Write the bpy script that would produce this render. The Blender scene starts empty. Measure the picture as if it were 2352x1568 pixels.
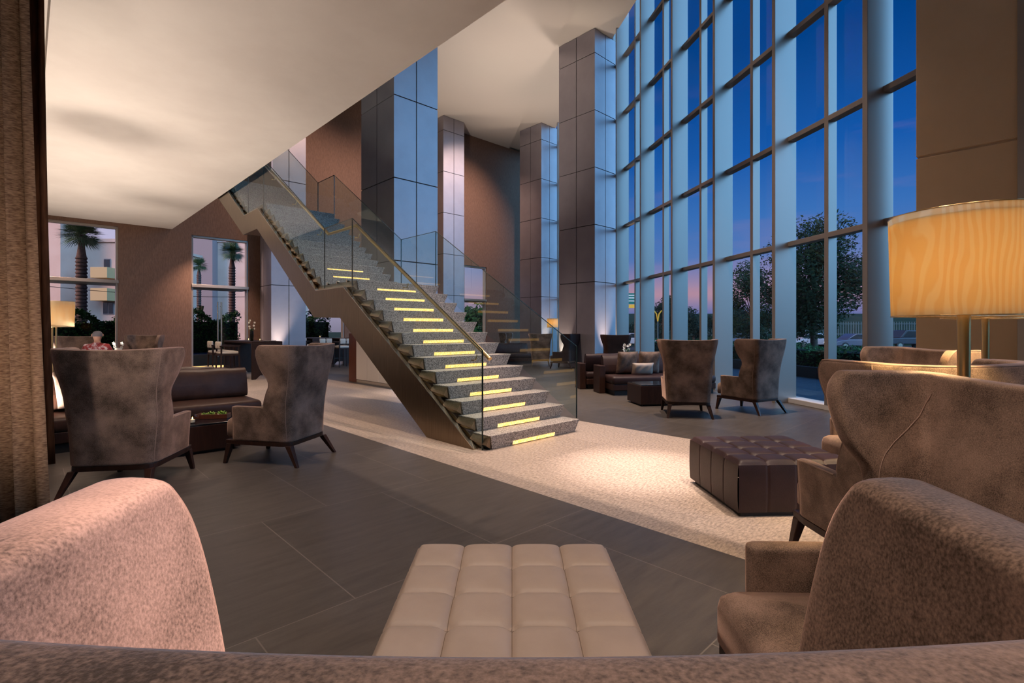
import bpy, bmesh, math, random
from mathutils import Vector, Matrix
from mathutils.bvhtree import BVHTree
C = bpy.context.scene
COL = C.collection
random.seed(7)
# ------------------------------------------------------------------ camera, sky, exposure
F_PX, HZ, CX, H = 1168.0, 756.0, 1176.0, 1.30      # focal length, horizon row, centre column (2352x1568), eye height
cam_d = bpy.data.cameras.new('camera'); cam = bpy.data.objects.new('camera', cam_d); COL.objects.link(cam)
cam.location = (0, 0, H); cam.rotation_euler = (math.radians(90), 0, 0)
cam_d.sensor_width = 36; cam_d.lens = 36 * F_PX / 2352
cam_d.shift_y = (HZ - 784) / 2352 ; cam_d.clip_start = .02; cam_d.clip_end = 900
C.camera = cam
vs = C.view_settings
C.display_settings.display_device = 'sRGB'
vs.view_transform = 'Standard'; vs.look = 'None'; vs.gamma = 1; vs.use_curve_mapping = False; vs.exposure = 0.0
C.cycles.use_denoising = True
C.cycles.max_bounces = 7; C.cycles.diffuse_bounces = 4; C.cycles.glossy_bounces = 4
C.cycles.transparent_max_bounces = 24; C.cycles.transmission_bounces = 6
C.cycles.caustics_reflective = False; C.cycles.caustics_refractive = False
C.cycles.sample_clamp_indirect = 4; C.cycles.blur_glossy = .5

def lin(c):
    return tuple((x / 255 / 12.92 if x / 255 <= .04045 else ((x / 255 + .055) / 1.055) ** 2.4) for x in c)
def col(c, k=1.0):
    l = lin(c); return (l[0] * k, l[1] * k, l[2] * k, 1)

# dusk sky: pink band over the horizon, deep blue overhead, pale lavender afterglow to the left and behind
W = bpy.data.worlds.new('dusk_sky'); C.world = W; W.use_nodes = True
nt = W.node_tree; N = nt.nodes; L = nt.links; N.clear()
def ramp(nt, stops, interp='LINEAR'):
    r = nt.nodes.new('ShaderNodeValToRGB'); r.color_ramp.interpolation = interp
    e = r.color_ramp.elements
    while len(e) < len(stops): e.new(.5)
    for el, (p, c) in zip(e, stops): el.position = p; el.color = c
    return r
tc = N.new('ShaderNodeTexCoord'); sx = N.new('ShaderNodeSeparateXYZ'); L.new(tc.outputs['Generated'], sx.inputs[0])
rr = ramp(nt, [(0, col((70, 78, 110))), (.03, col((120, 125, 180))), (.065, col((212, 158, 174))), (.095, col((168, 146, 186))), (.13, col((100, 134, 198))), (.2, col((68, 124, 198))), (.3, col((24, 98, 184))), (.45, col((0, 72, 148))), (1, col((0, 58, 128)))])
rl = ramp(nt, [(0, col((150, 140, 165))), (.1, col((215, 200, 235))), (.3, col((205, 205, 240))), (.6, col((120, 150, 205))), (1, col((40, 90, 160)))])
rb = ramp(nt, [(0, col((120, 150, 170))), (.15, col((140, 196, 244), 6.8)), (.6, col((130, 188, 242), 6.0)), (1, col((60, 120, 190)))])
for r in (rr, rl, rb): L.new(sx.outputs['Z'], r.inputs[0])
mrl = N.new('ShaderNodeMapRange'); L.new(sx.outputs['X'], mrl.inputs['Value']); mrl.inputs['From Min'].default_value = .0; mrl.inputs['From Max'].default_value = -.25
vd = N.new('ShaderNodeVectorMath'); vd.operation = 'DOT_PRODUCT'; vd.inputs[1].default_value = (.8, -.6, 0); L.new(tc.outputs['Generated'], vd.inputs[0])
mrb = N.new('ShaderNodeMapRange'); L.new(vd.outputs['Value'], mrb.inputs['Value']); mrb.inputs['From Min'].default_value = .28; mrb.inputs['From Max'].default_value = .8
mx1 = N.new('ShaderNodeMix'); mx1.data_type = 'RGBA'; L.new(mrl.outputs[0], mx1.inputs[0]); L.new(rr.outputs[0], mx1.inputs[6]); L.new(rl.outputs[0], mx1.inputs[7])
mx2 = N.new('ShaderNodeMix'); mx2.data_type = 'RGBA'; L.new(mrb.outputs[0], mx2.inputs[0]); L.new(mx1.outputs[2], mx2.inputs[6]); L.new(rb.outputs[0], mx2.inputs[7])
mp = N.new('ShaderNodeMapping'); mp.inputs['Scale'].default_value = (2.2, 2.2, 16); mp.inputs['Rotation'].default_value = (.12, .1, 0); L.new(tc.outputs['Generated'], mp.inputs[0])
nz = N.new('ShaderNodeTexNoise'); nz.inputs['Scale'].default_value = 1.6; nz.inputs['Detail'].default_value = 5; L.new(mp.outputs[0], nz.inputs[0])
cr = ramp(nt, [(.56, (0, 0, 0, 1)), (.74, (1, 1, 1, 1))]); L.new(nz.outputs[0], cr.inputs[0])
zf = ramp(nt, [(0, (.5, .5, .5, 1)), (.085, (.7, .7, .7, 1)), (.13, (.16, .16, .16, 1)), (.3, (.16, .16, .16, 1)), (.42, (0, 0, 0, 1))]); L.new(sx.outputs['Z'], zf.inputs[0])
mm = N.new('ShaderNodeMath'); mm.operation = 'MULTIPLY'; L.new(cr.outputs[0], mm.inputs[0]); L.new(zf.outputs[0], mm.inputs[1])
mx3 = N.new('ShaderNodeMix'); mx3.data_type = 'RGBA'; L.new(mm.outputs[0], mx3.inputs[0]); L.new(mx2.outputs[2], mx3.inputs[6]); mx3.inputs[7].default_value = col((215, 150, 165))
bg = N.new('ShaderNodeBackground'); bg.inputs[1].default_value = 1.0; L.new(mx3.outputs[2], bg.inputs[0])
wo = N.new('ShaderNodeOutputWorld'); L.new(bg.outputs[0], wo.inputs[0])

# ------------------------------------------------------------------ the place's own axes
A = Vector((-.6908, .723, 0)).normalized()         # along the stair, away to the left
B = Vector((A.y, -A.x, 0))                          # along the treads and the back wall, away to the right
Q0 = Vector((-.413, 5.48, 0))                       # foot of the stair's left stringer
FD = Vector((-.163, .9866, 0)).normalized()         # along the glass facade
FN = Vector((FD.y, -FD.x, 0))                       # facade, outwards
def S(t, b, z=0): p = Q0 + A * t + B * b; return Vector((p.x, p.y, z))
def FP(Y, off=0, z=0):                              # point of the facade's transom plane at depth Y, off metres outwards
    p = Vector((6.385 - .1652 * Y, Y, 0)) + FN * off; return Vector((p.x, p.y, z))
WP = Vector((-2.33, 25.08, 0))
def BW(u, off=0, z=0): p = WP + B * u + A * off; return Vector((p.x, p.y, z))
def u_px(px): r = (px - CX) / F_PX; return (25.08 * r + 2.33) / (B.x - B.y * r)
def G(px, py, z=0): s = (py - HZ) / (H - z); return Vector(((px - CX) / s, F_PX / s, z))
def P(px, py, Y): return Vector(((px - CX) * Y / F_PX, Y, H - (py - HZ) * Y / F_PX))
ANG_A = math.atan2(A.y, A.x); ANG_B = math.atan2(B.y, B.x)
LV = [2.85 + 1.86 * i for i in range(6)]            # facade transoms and column joints
SOFF = 4.58; CEIL = 10.95; CEILR = 11.09

# ------------------------------------------------------------------ light
def lamp(name, kind, loc, energy, color, target=None, **kw):
    d = bpy.data.lights.new(name, kind); d.energy = energy; d.color = lin(color) if max(color) > 1 else color
    for k, v in kw.items(): setattr(d, k, v)
    o = bpy.data.objects.new(name, d); COL.objects.link(o); o.location = loc
    if target is not None:
        o.rotation_euler = (Vector(target) - Vector(loc)).to_track_quat('-Z', 'Y').to_euler()
    return o
WARM = (255, 226, 203)
def spot(loc, tgt, e, deg, blend=.6, c=WARM, r=.06): return lamp('spot_lamp', 'SPOT', loc, e, c, tgt, spot_size=math.radians(deg), spot_blend=blend, shadow_soft_size=r)
# ceiling spots: the narrow one makes the floor pool, the others are added fill
spot((1.3, 4.6, 10.9), (1.2, 4.75, 0), 9000, 10, 1.0, (255, 230, 214))
spot((2.6, 7.5, 10.9), (2.5, 8.2, 0), 3600, 56, .8)
spot((.6, 7.0, 10.9), (-.2, 8.2, 0), 2600, 62, .8)
spot((3.2, 2.2, 10.0), (2.1, 2.9, 0), 3400, 44, .8)
spot((-1.6, 12.5, 10.9), (-1.5, 13.5, 0), 3000, 70, .8)
spot((1.6, 13.2, 10.9), (1.9, 12, 0), 1900, 55, .8)
spot((2.2, 3.2, 10.9), (-.4, 7.2, 1.2), 2600, 30, .9)
# spots added by the ceiling and soffit to brighten the textile wall
for u, e in ((-8.0, 1500), (-4.5, 1300), (-.4, 2600)):
    p = WP + B * u - A * 5.0; q = WP + B * u
    spot((p.x, p.y, 10.9), (q.x, q.y, 5.5), e, 75, 1.0, (255, 214, 190))
for u, e in ((-15.2, 330), (-11.2, 520)):
    p = WP + B * u - A * 1.3; q = WP + B * u
    spot((p.x, p.y, 4.5), (q.x, q.y, 1.2), e, 80, .9, (255, 214, 190))
# spots at soffit height: added fill, except narrow ones for highlights on chair wings
spot((-3.6, 3.9, 4.5), (-2.9, 5.2, 0), 260, 85, .8)
spot((-1.9, 3.0, 4.5), (-1.5, 4.6, 0), 200, 85, .8)
spot((-.5, 1.2, 4.5), (-.1, 2.0, 0), 230, 80, .8)
spot((1.0, 2.3, 4.5), (-.31, .53, .98), 2000, 10, .9, (255, 216, 206))
spot((1.2, .6, 4.5), (1.3, 1.4, .6), 270, 80, .8)
spot((-4.2, 8.6, 4.5), (-4.2, 8.8, 0), 260, 90, .9)
spot((-5.4, 12.0, 4.5), (-5.0, 12.0, 0), 420, 95, .9)
spot(S(6.8, -.9, 4.5), S(6.9, -.5, 0), 420, 95, .9)
spot(S(9.5, -1.2, 4.5), S(9.7, -.4, 0), 300, 95, .9)
spot(S(3.7, .9, 1.44), (-3.15, 11.85, .45), 90, 95, .9, (255, 232, 212))  # under the landing, added to brighten the white front below
spot((-.7, 4.1, 4.5), (-2.85, 4.35, .85), 380, 24, .9, (255, 218, 204))
# up-facing spots added out of sight behind the curtains to brighten the soffit
for t, e in ((3.3, 640), (5.6, 620), (8.0, 560), (10.5, 560), (13.0, 400)):
    p = S(t, -3.48, .12)
    lamp('up_spot', 'SPOT', p, e, (255, 236, 220), p + B * .95 + Vector((0, 0, 2.4)), spot_size=math.radians(110), spot_blend=1.0, shadow_soft_size=.2)
lamp('up_spot', 'SPOT', (-2.5, 1.8, .15), 900, (255, 234, 218), (-2.7, 4.6, 4.5), spot_size=math.radians(120), spot_blend=1, shadow_soft_size=.2)  # off-frame, added to brighten the near end of the soffit
# unseen spots added behind the columns to brighten the high ceiling
for p, tg, e in ((Vector((-3.3, 13.2, .2)), (-.6, 18.5, 11), 2700), (Vector((1.95, 18.2, .2)), (2.0, 19.5, 11), 2000), (Vector((-3.6, 24.4, .2)), (-2.0, 23.5, 11), 1500)):
    lamp('up_spot', 'SPOT', p, e, (255, 236, 220), tg, spot_size=math.radians(66), spot_blend=1, shadow_soft_size=.1)
# low evening light on the blocks beyond the back wall
lamp('evening_sun', 'SUN', (-40, -24, 20), 5.5, (255, 206, 186), (0, 0, 2), angle=math.radians(30))

# ------------------------------------------------------------------ materials
def nodes(name):
    m = bpy.data.materials.new(name); m.use_nodes = True; t = m.node_tree; t.nodes.clear()
    o = t.nodes.new('ShaderNodeOutputMaterial'); return m, t, o
def M(name, c, rough=.5, metal=0, c2=None, ns=4, nd=5, bump=0, bs=60, sheen=0, stretch=None, spec=.5, coat=0, rot=0, r2=(.35, .65), sheen_tint=(255, 214, 196), fine=0):
    m, t, o = nodes(name); n = t.nodes; l = t.links
    b = n.new('ShaderNodeBsdfPrincipled'); l.new(b.outputs[0], o.inputs[0])
    b.inputs['Base Color'].default_value = col(c); b.inputs['Roughness'].default_value = rough; b.inputs['Metallic'].default_value = metal
    b.inputs['Specular IOR Level'].default_value = spec; b.inputs['Coat Weight'].default_value = coat
    if sheen:
        b.inputs['Sheen Weight'].default_value = sheen; b.inputs['Sheen Roughness'].default_value = .35; b.inputs['Sheen Tint'].default_value = col(sheen_tint)
    tx = n.new('ShaderNodeTexCoord'); v = tx.outputs['Object']
    if stretch or rot:
        mp = n.new('ShaderNodeMapping'); mp.inputs['Scale'].default_value = stretch or (1, 1, 1); mp.inputs['Rotation'].default_value = (0, 0, rot); l.new(v, mp.inputs[0]); v = mp.outputs[0]
    if c2 is not None:
        z = n.new('ShaderNodeTexNoise'); z.inputs['Scale'].default_value = ns; z.inputs['Detail'].default_value = nd; z.inputs['Roughness'].default_value = .6; l.new(v, z.inputs[0])
        src = z.outputs[0]
        if fine:
            z3 = n.new('ShaderNodeTexNoise'); z3.inputs['Scale'].default_value = fine; z3.inputs['Detail'].default_value = 3; l.new(v, z3.inputs[0])
            ad = n.new('ShaderNodeMix'); ad.inputs[0].default_value = .38; l.new(z.outputs[0], ad.inputs[2]); l.new(z3.outputs[0], ad.inputs[3]); src = ad.outputs[0]
        r = ramp(t, [(r2[0], col(c)), (r2[1], col(c2))]); l.new(src, r.inputs[0]); l.new(r.outputs[0], b.inputs['Base Color'])
    if bump:
        z2 = n.new('ShaderNodeTexNoise'); z2.inputs['Scale'].default_value = bs; z2.inputs['Detail'].default_value = 3; l.new(v, z2.inputs[0])
        bp = n.new('ShaderNodeBump'); bp.inputs['Strength'].default_value = bump; bp.inputs['Distance'].default_value = .01; l.new(z2.outputs[0], bp.inputs['Height']); l.new(bp.outputs[0], b.inputs['Normal'])
    return m
def emitM(name, c, s, c2=None, ns=60):
    m, t, o = nodes(name); e = t.nodes.new('ShaderNodeEmission'); e.inputs[0].default_value = col(c); e.inputs[1].default_value = s; t.links.new(e.outputs[0], o.inputs[0])
    if c2:
        tx = t.nodes.new('ShaderNodeTexCoord'); z = t.nodes.new('ShaderNodeTexNoise'); z.inputs['Scale'].default_value = ns; t.links.new(tx.outputs['Object'], z.inputs[0])
        r = ramp(t, [(.4, col(c)), (.62, col(c2))]); t.links.new(z.outputs[0], r.inputs[0]); t.links.new(r.outputs[0], e.inputs[0])
    return m
def glassM(name, tint=(245, 250, 250), ior=1.4, gl=(255, 255, 255)):
    m, t, o = nodes(name); n = t.nodes; l = t.links
    tr = n.new('ShaderNodeBsdfTransparent'); tr.inputs[0].default_value = col(tint)
    g = n.new('ShaderNodeBsdfGlossy'); g.inputs[0].default_value = col(gl); g.inputs['Roughness'].default_value = .02
    fr = n.new('ShaderNodeFresnel'); fr.inputs[0].default_value = ior
    ge = n.new('ShaderNodeNewGeometry'); inv = n.new('ShaderNodeMath'); inv.operation = 'SUBTRACT'; inv.inputs[0].default_value = 1; l.new(ge.outputs['Backfacing'], inv.inputs[1])
    ml = n.new('ShaderNodeMath'); ml.operation = 'MULTIPLY'; l.new(fr.outputs[0], ml.inputs[0]); l.new(inv.outputs[0], ml.inputs[1])   # reflect at the outer face only
    mx = n.new('ShaderNodeMixShader'); l.new(ml.outputs[0], mx.inputs[0]); l.new(tr.outputs[0], mx.inputs[1]); l.new(g.outputs[0], mx.inputs[2]); l.new(mx.outputs[0], o.inputs[0])
    return m
def transM(name, c, c2, tr=.5, wave=0, scale=(1, 1, 1), rough=.8, alpha=0):
    """cloth that lets light through; wave gives a moire-like grain"""
    m, t, o = nodes(name); n = t.nodes; l = t.links
    d = n.new('ShaderNodeBsdfDiffuse'); q = n.new('ShaderNodeBsdfTranslucent'); mx = n.new('ShaderNodeMixShader'); mx.inputs[0].default_value = tr
    tx = n.new('ShaderNodeTexCoord'); mp = n.new('ShaderNodeMapping'); mp.inputs['Scale'].default_value = scale; l.new(tx.outputs['Object'], mp.inputs[0])
    if wave:
        w = n.new('ShaderNodeTexWave'); w.inputs['Scale'].default_value = wave; w.inputs['Distortion'].default_value = 9; w.inputs['Detail'].default_value = 1.5; w.inputs['Detail Scale'].default_value = .6
        l.new(mp.outputs[0], w.inputs[0]); src = w.outputs[0]
    else:
        w = n.new('ShaderNodeTexNoise'); w.inputs['Scale'].default_value = 1; w.inputs['Detail'].default_value = 4; l.new(mp.outputs[0], w.inputs[0]); src = w.outputs[0]
    r = ramp(t, [(.3, col(c)), (.7, col(c2))]); l.new(src, r.inputs[0])
    l.new(r.outputs[0], d.inputs[0]); l.new(r.outputs[0], q.inputs[0]); l.new(d.outputs[0], mx.inputs[1]); l.new(q.outputs[0], mx.inputs[2])
    if alpha:
        tp = n.new('ShaderNodeBsdfTransparent'); m2 = n.new('ShaderNodeMixShader'); m2.inputs[0].default_value = alpha
        l.new(mx.outputs[0], m2.inputs[1]); l.new(tp.outputs[0], m2.inputs[2]); l.new(m2.outputs[0], o.inputs[0])
    else: l.new(mx.outputs[0], o.inputs[0])
    return m
def tileM(name, c, c2, mortar, tw, th, off, rough=.35, ns=3.0, stretch=(1, 6, 1), bump=.15, bs=120, r2=(.3, .7), spec=.4):
    """stone floor laid in the stair's own directions"""
    m, t, o = nodes(name); n = t.nodes; l = t.links
    b = n.new('ShaderNodeBsdfPrincipled'); l.new(b.outputs[0], o.inputs[0]); b.inputs['Roughness'].default_value = rough; b.inputs['Specular IOR Level'].default_value = spec
    tx = n.new('ShaderNodeTexCoord'); mp = n.new('ShaderNodeMapping'); mp.inputs['Rotation'].default_value = (0, 0, -ANG_B); mp.inputs['Location'].default_value = off; l.new(tx.outputs['Object'], mp.inputs[0])
    br = n.new('ShaderNodeTexBrick'); br.offset = .5; br.inputs['Scale'].default_value = 1; br.inputs['Brick Width'].default_value = tw; br.inputs['Row Height'].default_value = th
    br.inputs['Mortar Size'].default_value = .0035; br.inputs['Mortar Smooth'].default_value = .3; br.inputs['Bias'].default_value = 0; l.new(mp.outputs[0], br.inputs[0])
    br.inputs['Color1'].default_value = (1, 1, 1, 1); br.inputs['Color2'].default_value = (.8, .8, .8, 1); br.inputs['Mortar'].default_value = (1, 1, 1, 1)
    m2 = n.new('ShaderNodeMapping'); m2.inputs['Scale'].default_value = stretch; l.new(mp.outputs[0], m2.inputs[0])
    z = n.new('ShaderNodeTexNoise'); z.inputs['Scale'].default_value = ns; z.inputs['Detail'].default_value = 8; z.inputs['Roughness'].default_value = .65; l.new(m2.outputs[0], z.inputs[0])
    r = ramp(t, [(r2[0], col(c)), (r2[1], col(c2))]); l.new(z.outputs[0], r.inputs[0])
    mu = n.new('ShaderNodeMix'); mu.data_type = 'RGBA'; mu.blend_type = 'MULTIPLY'; mu.inputs[0].default_value = 1; l.new(r.outputs[0], mu.inputs[6]); l.new(br.outputs['Color'], mu.inputs[7])
    mo = n.new('ShaderNodeMix'); mo.data_type = 'RGBA'; l.new(br.outputs['Fac'], mo.inputs[0]); l.new(mu.outputs[2], mo.inputs[6]); mo.inputs[7].default_value = col(mortar); l.new(mo.outputs[2], b.inputs['Base Color'])
    z2 = n.new('ShaderNodeTexNoise'); z2.inputs['Scale'].default_value = bs; z2.inputs['Detail'].default_value = 3; l.new(m2.outputs[0], z2.inputs[0])
    bp = n.new('ShaderNodeBump'); bp.inputs['Strength'].default_value = bump; bp.inputs['Distance'].default_value = .01; l.new(z2.outputs[0], bp.inputs['Height']); l.new(bp.outputs[0], b.inputs['Normal'])
    return m
m_floor = tileM('dark_slate_floor', (70, 64, 60), (92, 85, 80), (112, 104, 98), .9, 1.35, (.2, .4, 0), .38)
m_strip = tileM('pale_granite_floor', (138, 124, 114), (206, 188, 174), (150, 134, 124), 1.375, .9, (.1, .15, 0), .42, 26, (1, 2.6, 1), .35, 90, (.35, .66))
m_soffit = M('white_soffit_paint', (206, 198, 190), .85, c2=(216, 209, 201), ns=.7)
m_ceiling = M('white_ceiling_paint', (200, 192, 184), .85)
m_fabricwall = M('brown_textile_wall', (104, 78, 64), .85, c2=(120, 92, 76), ns=40, stretch=(1, 1, .2), bump=.25, bs=150)
m_beigewall = M('beige_plaster', (200, 172, 140), .75, c2=(206, 178, 146), ns=2)
m_panel = M('column_panel_metal', (150, 144, 150), .42, .35, c2=(158, 152, 158), ns=1.5, spec=.5)
m_joint = M('column_joint_dark', (34, 32, 32), .8)
m_alu = M('mullion_aluminium', (150, 142, 136), .34, .45)
m_sill = M('white_window_sill', (205, 200, 198), .5)
m_glass = glassM('facade_glass', (235, 243, 247), 1.35)
m_glass2 = glassM('window_glass', (238, 242, 242), 1.2)
m_bglass = glassM('balustrade_glass', (240, 248, 247), 1.5)
m_bedge = M('glass_edge_green', (20, 34, 32), .2)
m_steel = M('brushed_bronze_steel', (136, 118, 98), .32, 1.0, c2=(118, 102, 84), ns=3, stretch=(30, 30, 1), bump=.04, bs=40)
m_steel2 = M('polished_steel', (190, 182, 170), .2, 1.0)
m_brass = M('satin_brass', (206, 176, 128), .28, 1.0)
m_granite = M('grey_granite', (100, 95, 92), .55, c2=(190, 181, 174), ns=80, nd=2, r2=(.39, .61), bump=.2, bs=120)
m_led = emitM('step_led_glow', (255, 180, 84), 2.1, (255, 216, 142), 70)
m_velvet = M('taupe_velvet', (66, 55, 47), .8, c2=(156, 131, 117), ns=3.6, nd=7, sheen=.85, r2=(.40, .62), bump=.10, bs=340, spec=.2, fine=320)
m_pipe = M('velvet_piping', (138, 114, 102), .7, sheen=.4)
m_leather = M('dark_brown_leather', (60, 37, 28), .42, c2=(74, 49, 39), ns=6, bump=.1, bs=140, spec=.3)
m_leather2 = M('black_brown_leather', (40, 25, 25), .5, c2=(50, 32, 32), ns=6, bump=.1, bs=140, spec=.3)
m_white_leather = M('greige_leather', (164, 147, 134), .5, c2=(172, 155, 142), ns=5, bump=.06, bs=220)
m_stitch = M('seam_thread', (120, 104, 92), .7)
m_wood = M('dark_walnut', (40, 23, 18), .45, c2=(54, 32, 24), ns=4, stretch=(8, 8, 1), spec=.28)
m_wood2 = M('red_brown_veneer', (84, 42, 28), .35, c2=(98, 52, 36), ns=3, stretch=(10, 10, 1))
m_whitepanel = M('white_lacquer', (222, 212, 204), .4)
m_cream = M('cream_upholstery', (214, 202, 188), .7, bump=.05)
m_curtain = transM('woven_sheer_curtain', (104, 78, 60), (172, 140, 112), .3, scale=(3, 60, 160))
m_curtain2 = transM('dark_drape', (66, 44, 32), (92, 64, 48), .2, scale=(40, 40, 4))
m_shade = transM('organza_shade', (248, 220, 168), (255, 236, 198), .68, 7.5, (2.2, 2.2, .9))
m_shade2 = transM('linen_shade', (250, 226, 180), (255, 240, 205), .6, scale=(20, 20, 4))
m_bulb = emitM('lamp_bulb', (255, 214, 140), 14)
m_white = M('white_ceramic', (235, 232, 226), .4)
m_petal = M('white_petal', (245, 240, 232), .6)
m_leaf = M('tree_leaf', (14, 32, 18), .7, c2=(34, 58, 32), ns=3, spec=.2)
m_leaf2 = M('hedge_leaf', (20, 54, 28), .7, c2=(52, 96, 44), ns=4, spec=.2)
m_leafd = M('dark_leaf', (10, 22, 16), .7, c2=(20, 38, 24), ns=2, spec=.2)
m_palm = M('palm_frond', (52, 84, 58), .7, c2=(112, 134, 96), ns=3, spec=.2)
m_bark = M('tree_bark', (52, 42, 36), .9, c2=(78, 62, 54), ns=12, bump=.6, bs=30)
m_pbark = M('palm_trunk', (70, 50, 48), .9, c2=(104, 80, 74), ns=14, stretch=(1, 1, 3), bump=.8, bs=20)
m_black = M('black_rubber', (18, 18, 20), .6)
m_tint = M('tinted_glass', (22, 28, 36), .12, spec=.8)
m_succ = M('green_succulent', (120, 160, 60), .6, c2=(160, 190, 90), ns=20)
m_globe = glassM('clear_glass_globe', (250, 248, 240), 1.5)
m_flame = emitM('candle_flame', (255, 200, 120), 12)
m_vase = glassM('green_glass_vase', (120, 150, 110), 1.45)
m_skin = M('skin', (178, 132, 112), .6)
m_hair = M('grey_hair', (96, 92, 98), .8)
m_shirt = M('red_patterned_shirt', (150, 46, 48), .8, c2=(210, 190, 196), ns=9, r2=(.45, .55))
m_trouser = M('dark_trousers', (40, 42, 52), .8)

# ------------------------------------------------------------------ mesh tools
class MB:
    def __init__(s): s.v = []; s.f = []; s.mi = []
    def add(s, vs, fs, mi=0):
        o = len(s.v); s.v += [tuple(v) for v in vs]; s.f += [tuple(i + o for i in f) for f in fs]; s.mi += [mi] * len(fs); return s
    def box(s, x0, x1, y0, y1, z0, z1, mi=0):
        return s.add([(x0, y0, z0), (x1, y0, z0), (x1, y1, z0), (x0, y1, z0), (x0, y0, z1), (x1, y0, z1), (x1, y1, z1), (x0, y1, z1)],
                     [(3, 2, 1, 0), (4, 5, 6, 7), (0, 1, 5, 4), (1, 2, 6, 5), (2, 3, 7, 6), (3, 0, 4, 7)], mi)
    def ob(s, o, a, b, c, mi=0):
        """box from a corner and three edge vectors"""
        o, a, b, c = Vector(o), Vector(a), Vector(b), Vector(c)
        if a.cross(b).dot(c) < 0: a, b = b, a
        vs = [o, o + a, o + a + b, o + b]; vs += [v + c for v in vs]
        return s.add(vs, [(3, 2, 1, 0), (4, 5, 6, 7), (0, 1, 5, 4), (1, 2, 6, 5), (2, 3, 7, 6), (3, 0, 4, 7)], mi)
    def ext(s, poly, vec, mi=0):
        vec = Vector(vec); poly = [Vector(p) for p in poly]; n = len(poly)
        nn = Vector((0, 0, 0))
        for i in range(n): nn += poly[i].cross(poly[(i + 1) % n])
        if nn.dot(vec) < 0: poly = poly[::-1]
        return s.add(poly + [p + vec for p in poly], [tuple(range(n))[::-1], tuple(range(n, 2 * n))] + [(i, (i + 1) % n, (i + 1) % n + n, i + n) for i in range(n)], mi)
    def tube(s, path, r, n=8, mi=0, cap=True, r2=None):
        path = [Vector(p) for p in path]; k = len(path); vs = []; up = None
        for i, p in enumerate(path):
            d = (path[min(i + 1, k - 1)] - path[max(i - 1, 0)]).normalized()
            if up is None: up = d.orthogonal().normalized()
            up = (up - d * up.dot(d)).normalized(); sd = d.cross(up)
            rr = r if r2 is None else r + (r2 - r) * i / (k - 1)
            for j in range(n):
                a = 2 * math.pi * j / n; vs.append(p + (up * math.cos(a) + sd * math.sin(a)) * rr)
        fs = [(i * n + j, i * n + (j + 1) % n, (i + 1) * n + (j + 1) % n, (i + 1) * n + j) for i in range(k - 1) for j in range(n)]
        if cap: fs += [tuple(range(n))[::-1], tuple(range((k - 1) * n, k * n))]
        return s.add(vs, fs, mi)
    def lathe(s, prof, n=24, c=(0, 0, 0), mi=0, closed=False):
        vs = [(c[0] + r * math.cos(2 * math.pi * j / n), c[1] + r * math.sin(2 * math.pi * j / n), c[2] + z) for r, z in prof for j in range(n)]
        k = len(prof); fs = [(i * n + j, i * n + (j + 1) % n, (i + 1) * n + (j + 1) % n, (i + 1) * n + j) for i in range(k - 1) for j in range(n)]
        if closed: fs += [((k - 1) * n + j, (k - 1) * n + (j + 1) % n, (j + 1) % n, j) for j in range(n)]
        return s.add(vs, fs, mi)
    def grid(s, rows, mi=0, flip=False):
        n = len(rows[0]); vs = [p for r in rows for p in r]
        fs = [(i * n + j, i * n + j + 1, (i + 1) * n + j + 1, (i + 1) * n + j) for i in range(len(rows) - 1) for j in range(n - 1)]
        if flip: fs = [f[::-1] for f in fs]
        return s.add(vs, fs, mi)
    def frus(s, c0, a0, b0, c1, a1, b1, mi=0):
        """tapered square leg: bottom centre / half sizes, top centre / half sizes"""
        vs = [(c[0] + sx * a, c[1] + sy * b, c[2]) for c, a, b in ((c0, a0, b0), (c1, a1, b1)) for sx, sy in ((-1, -1), (1, -1), (1, 1), (-1, 1))]
        return s.add(vs, [(3, 2, 1, 0), (4, 5, 6, 7), (0, 1, 5, 4), (1, 2, 6, 5), (2, 3, 7, 6), (3, 0, 4, 7)], mi)
    def build(s, name, mats, parent=None, smooth=0, bevel=0, seg=2, sub=0, solid=0):
        me = bpy.data.meshes.new(name); me.from_pydata(s.v, [], s.f)
        if not isinstance(mats, (list, tuple)): mats = [mats]
        for m in mats: me.materials.append(m)
        if len(mats) > 1: me.polygons.foreach_set('material_index', s.mi)
        if smooth:
            me.polygons.foreach_set('use_smooth', [True] * len(s.f))
            if smooth < 180: me.set_sharp_from_angle(angle=math.radians(smooth))
        me.update(); o = bpy.data.objects.new(name, me); COL.objects.link(o)
        if parent: o.parent = parent
        if solid:
            q = o.modifiers.new('solid', 'SOLIDIFY'); q.thickness = solid; q.offset = 0
        if bevel:
            q = o.modifiers.new('bevel', 'BEVEL'); q.width = bevel; q.segments = seg; q.limit_method = 'ANGLE'; q.angle_limit = math.radians(40)
        if sub:
            q = o.modifiers.new('sub', 'SUBSURF'); q.levels = sub; q.render_levels = sub
        return o
def tag(o, label, cat, group=None, kind=None):
    o['label'] = label; o['category'] = cat
    if group: o['group'] = group
    if kind: o['kind'] = kind
    return o
def root(name, label=None, cat=None, loc=(0, 0, 0), rz=0, group=None, kind=None):
    o = bpy.data.objects.new(name, None); COL.objects.link(o); o.empty_display_size = .1
    o.location = loc; o.rotation_euler = (0, 0, rz)
    if label: tag(o, label, cat, group)
    if kind: o['kind'] = kind
    return o
def struct(o): o['kind'] = 'structure'; return o
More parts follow.
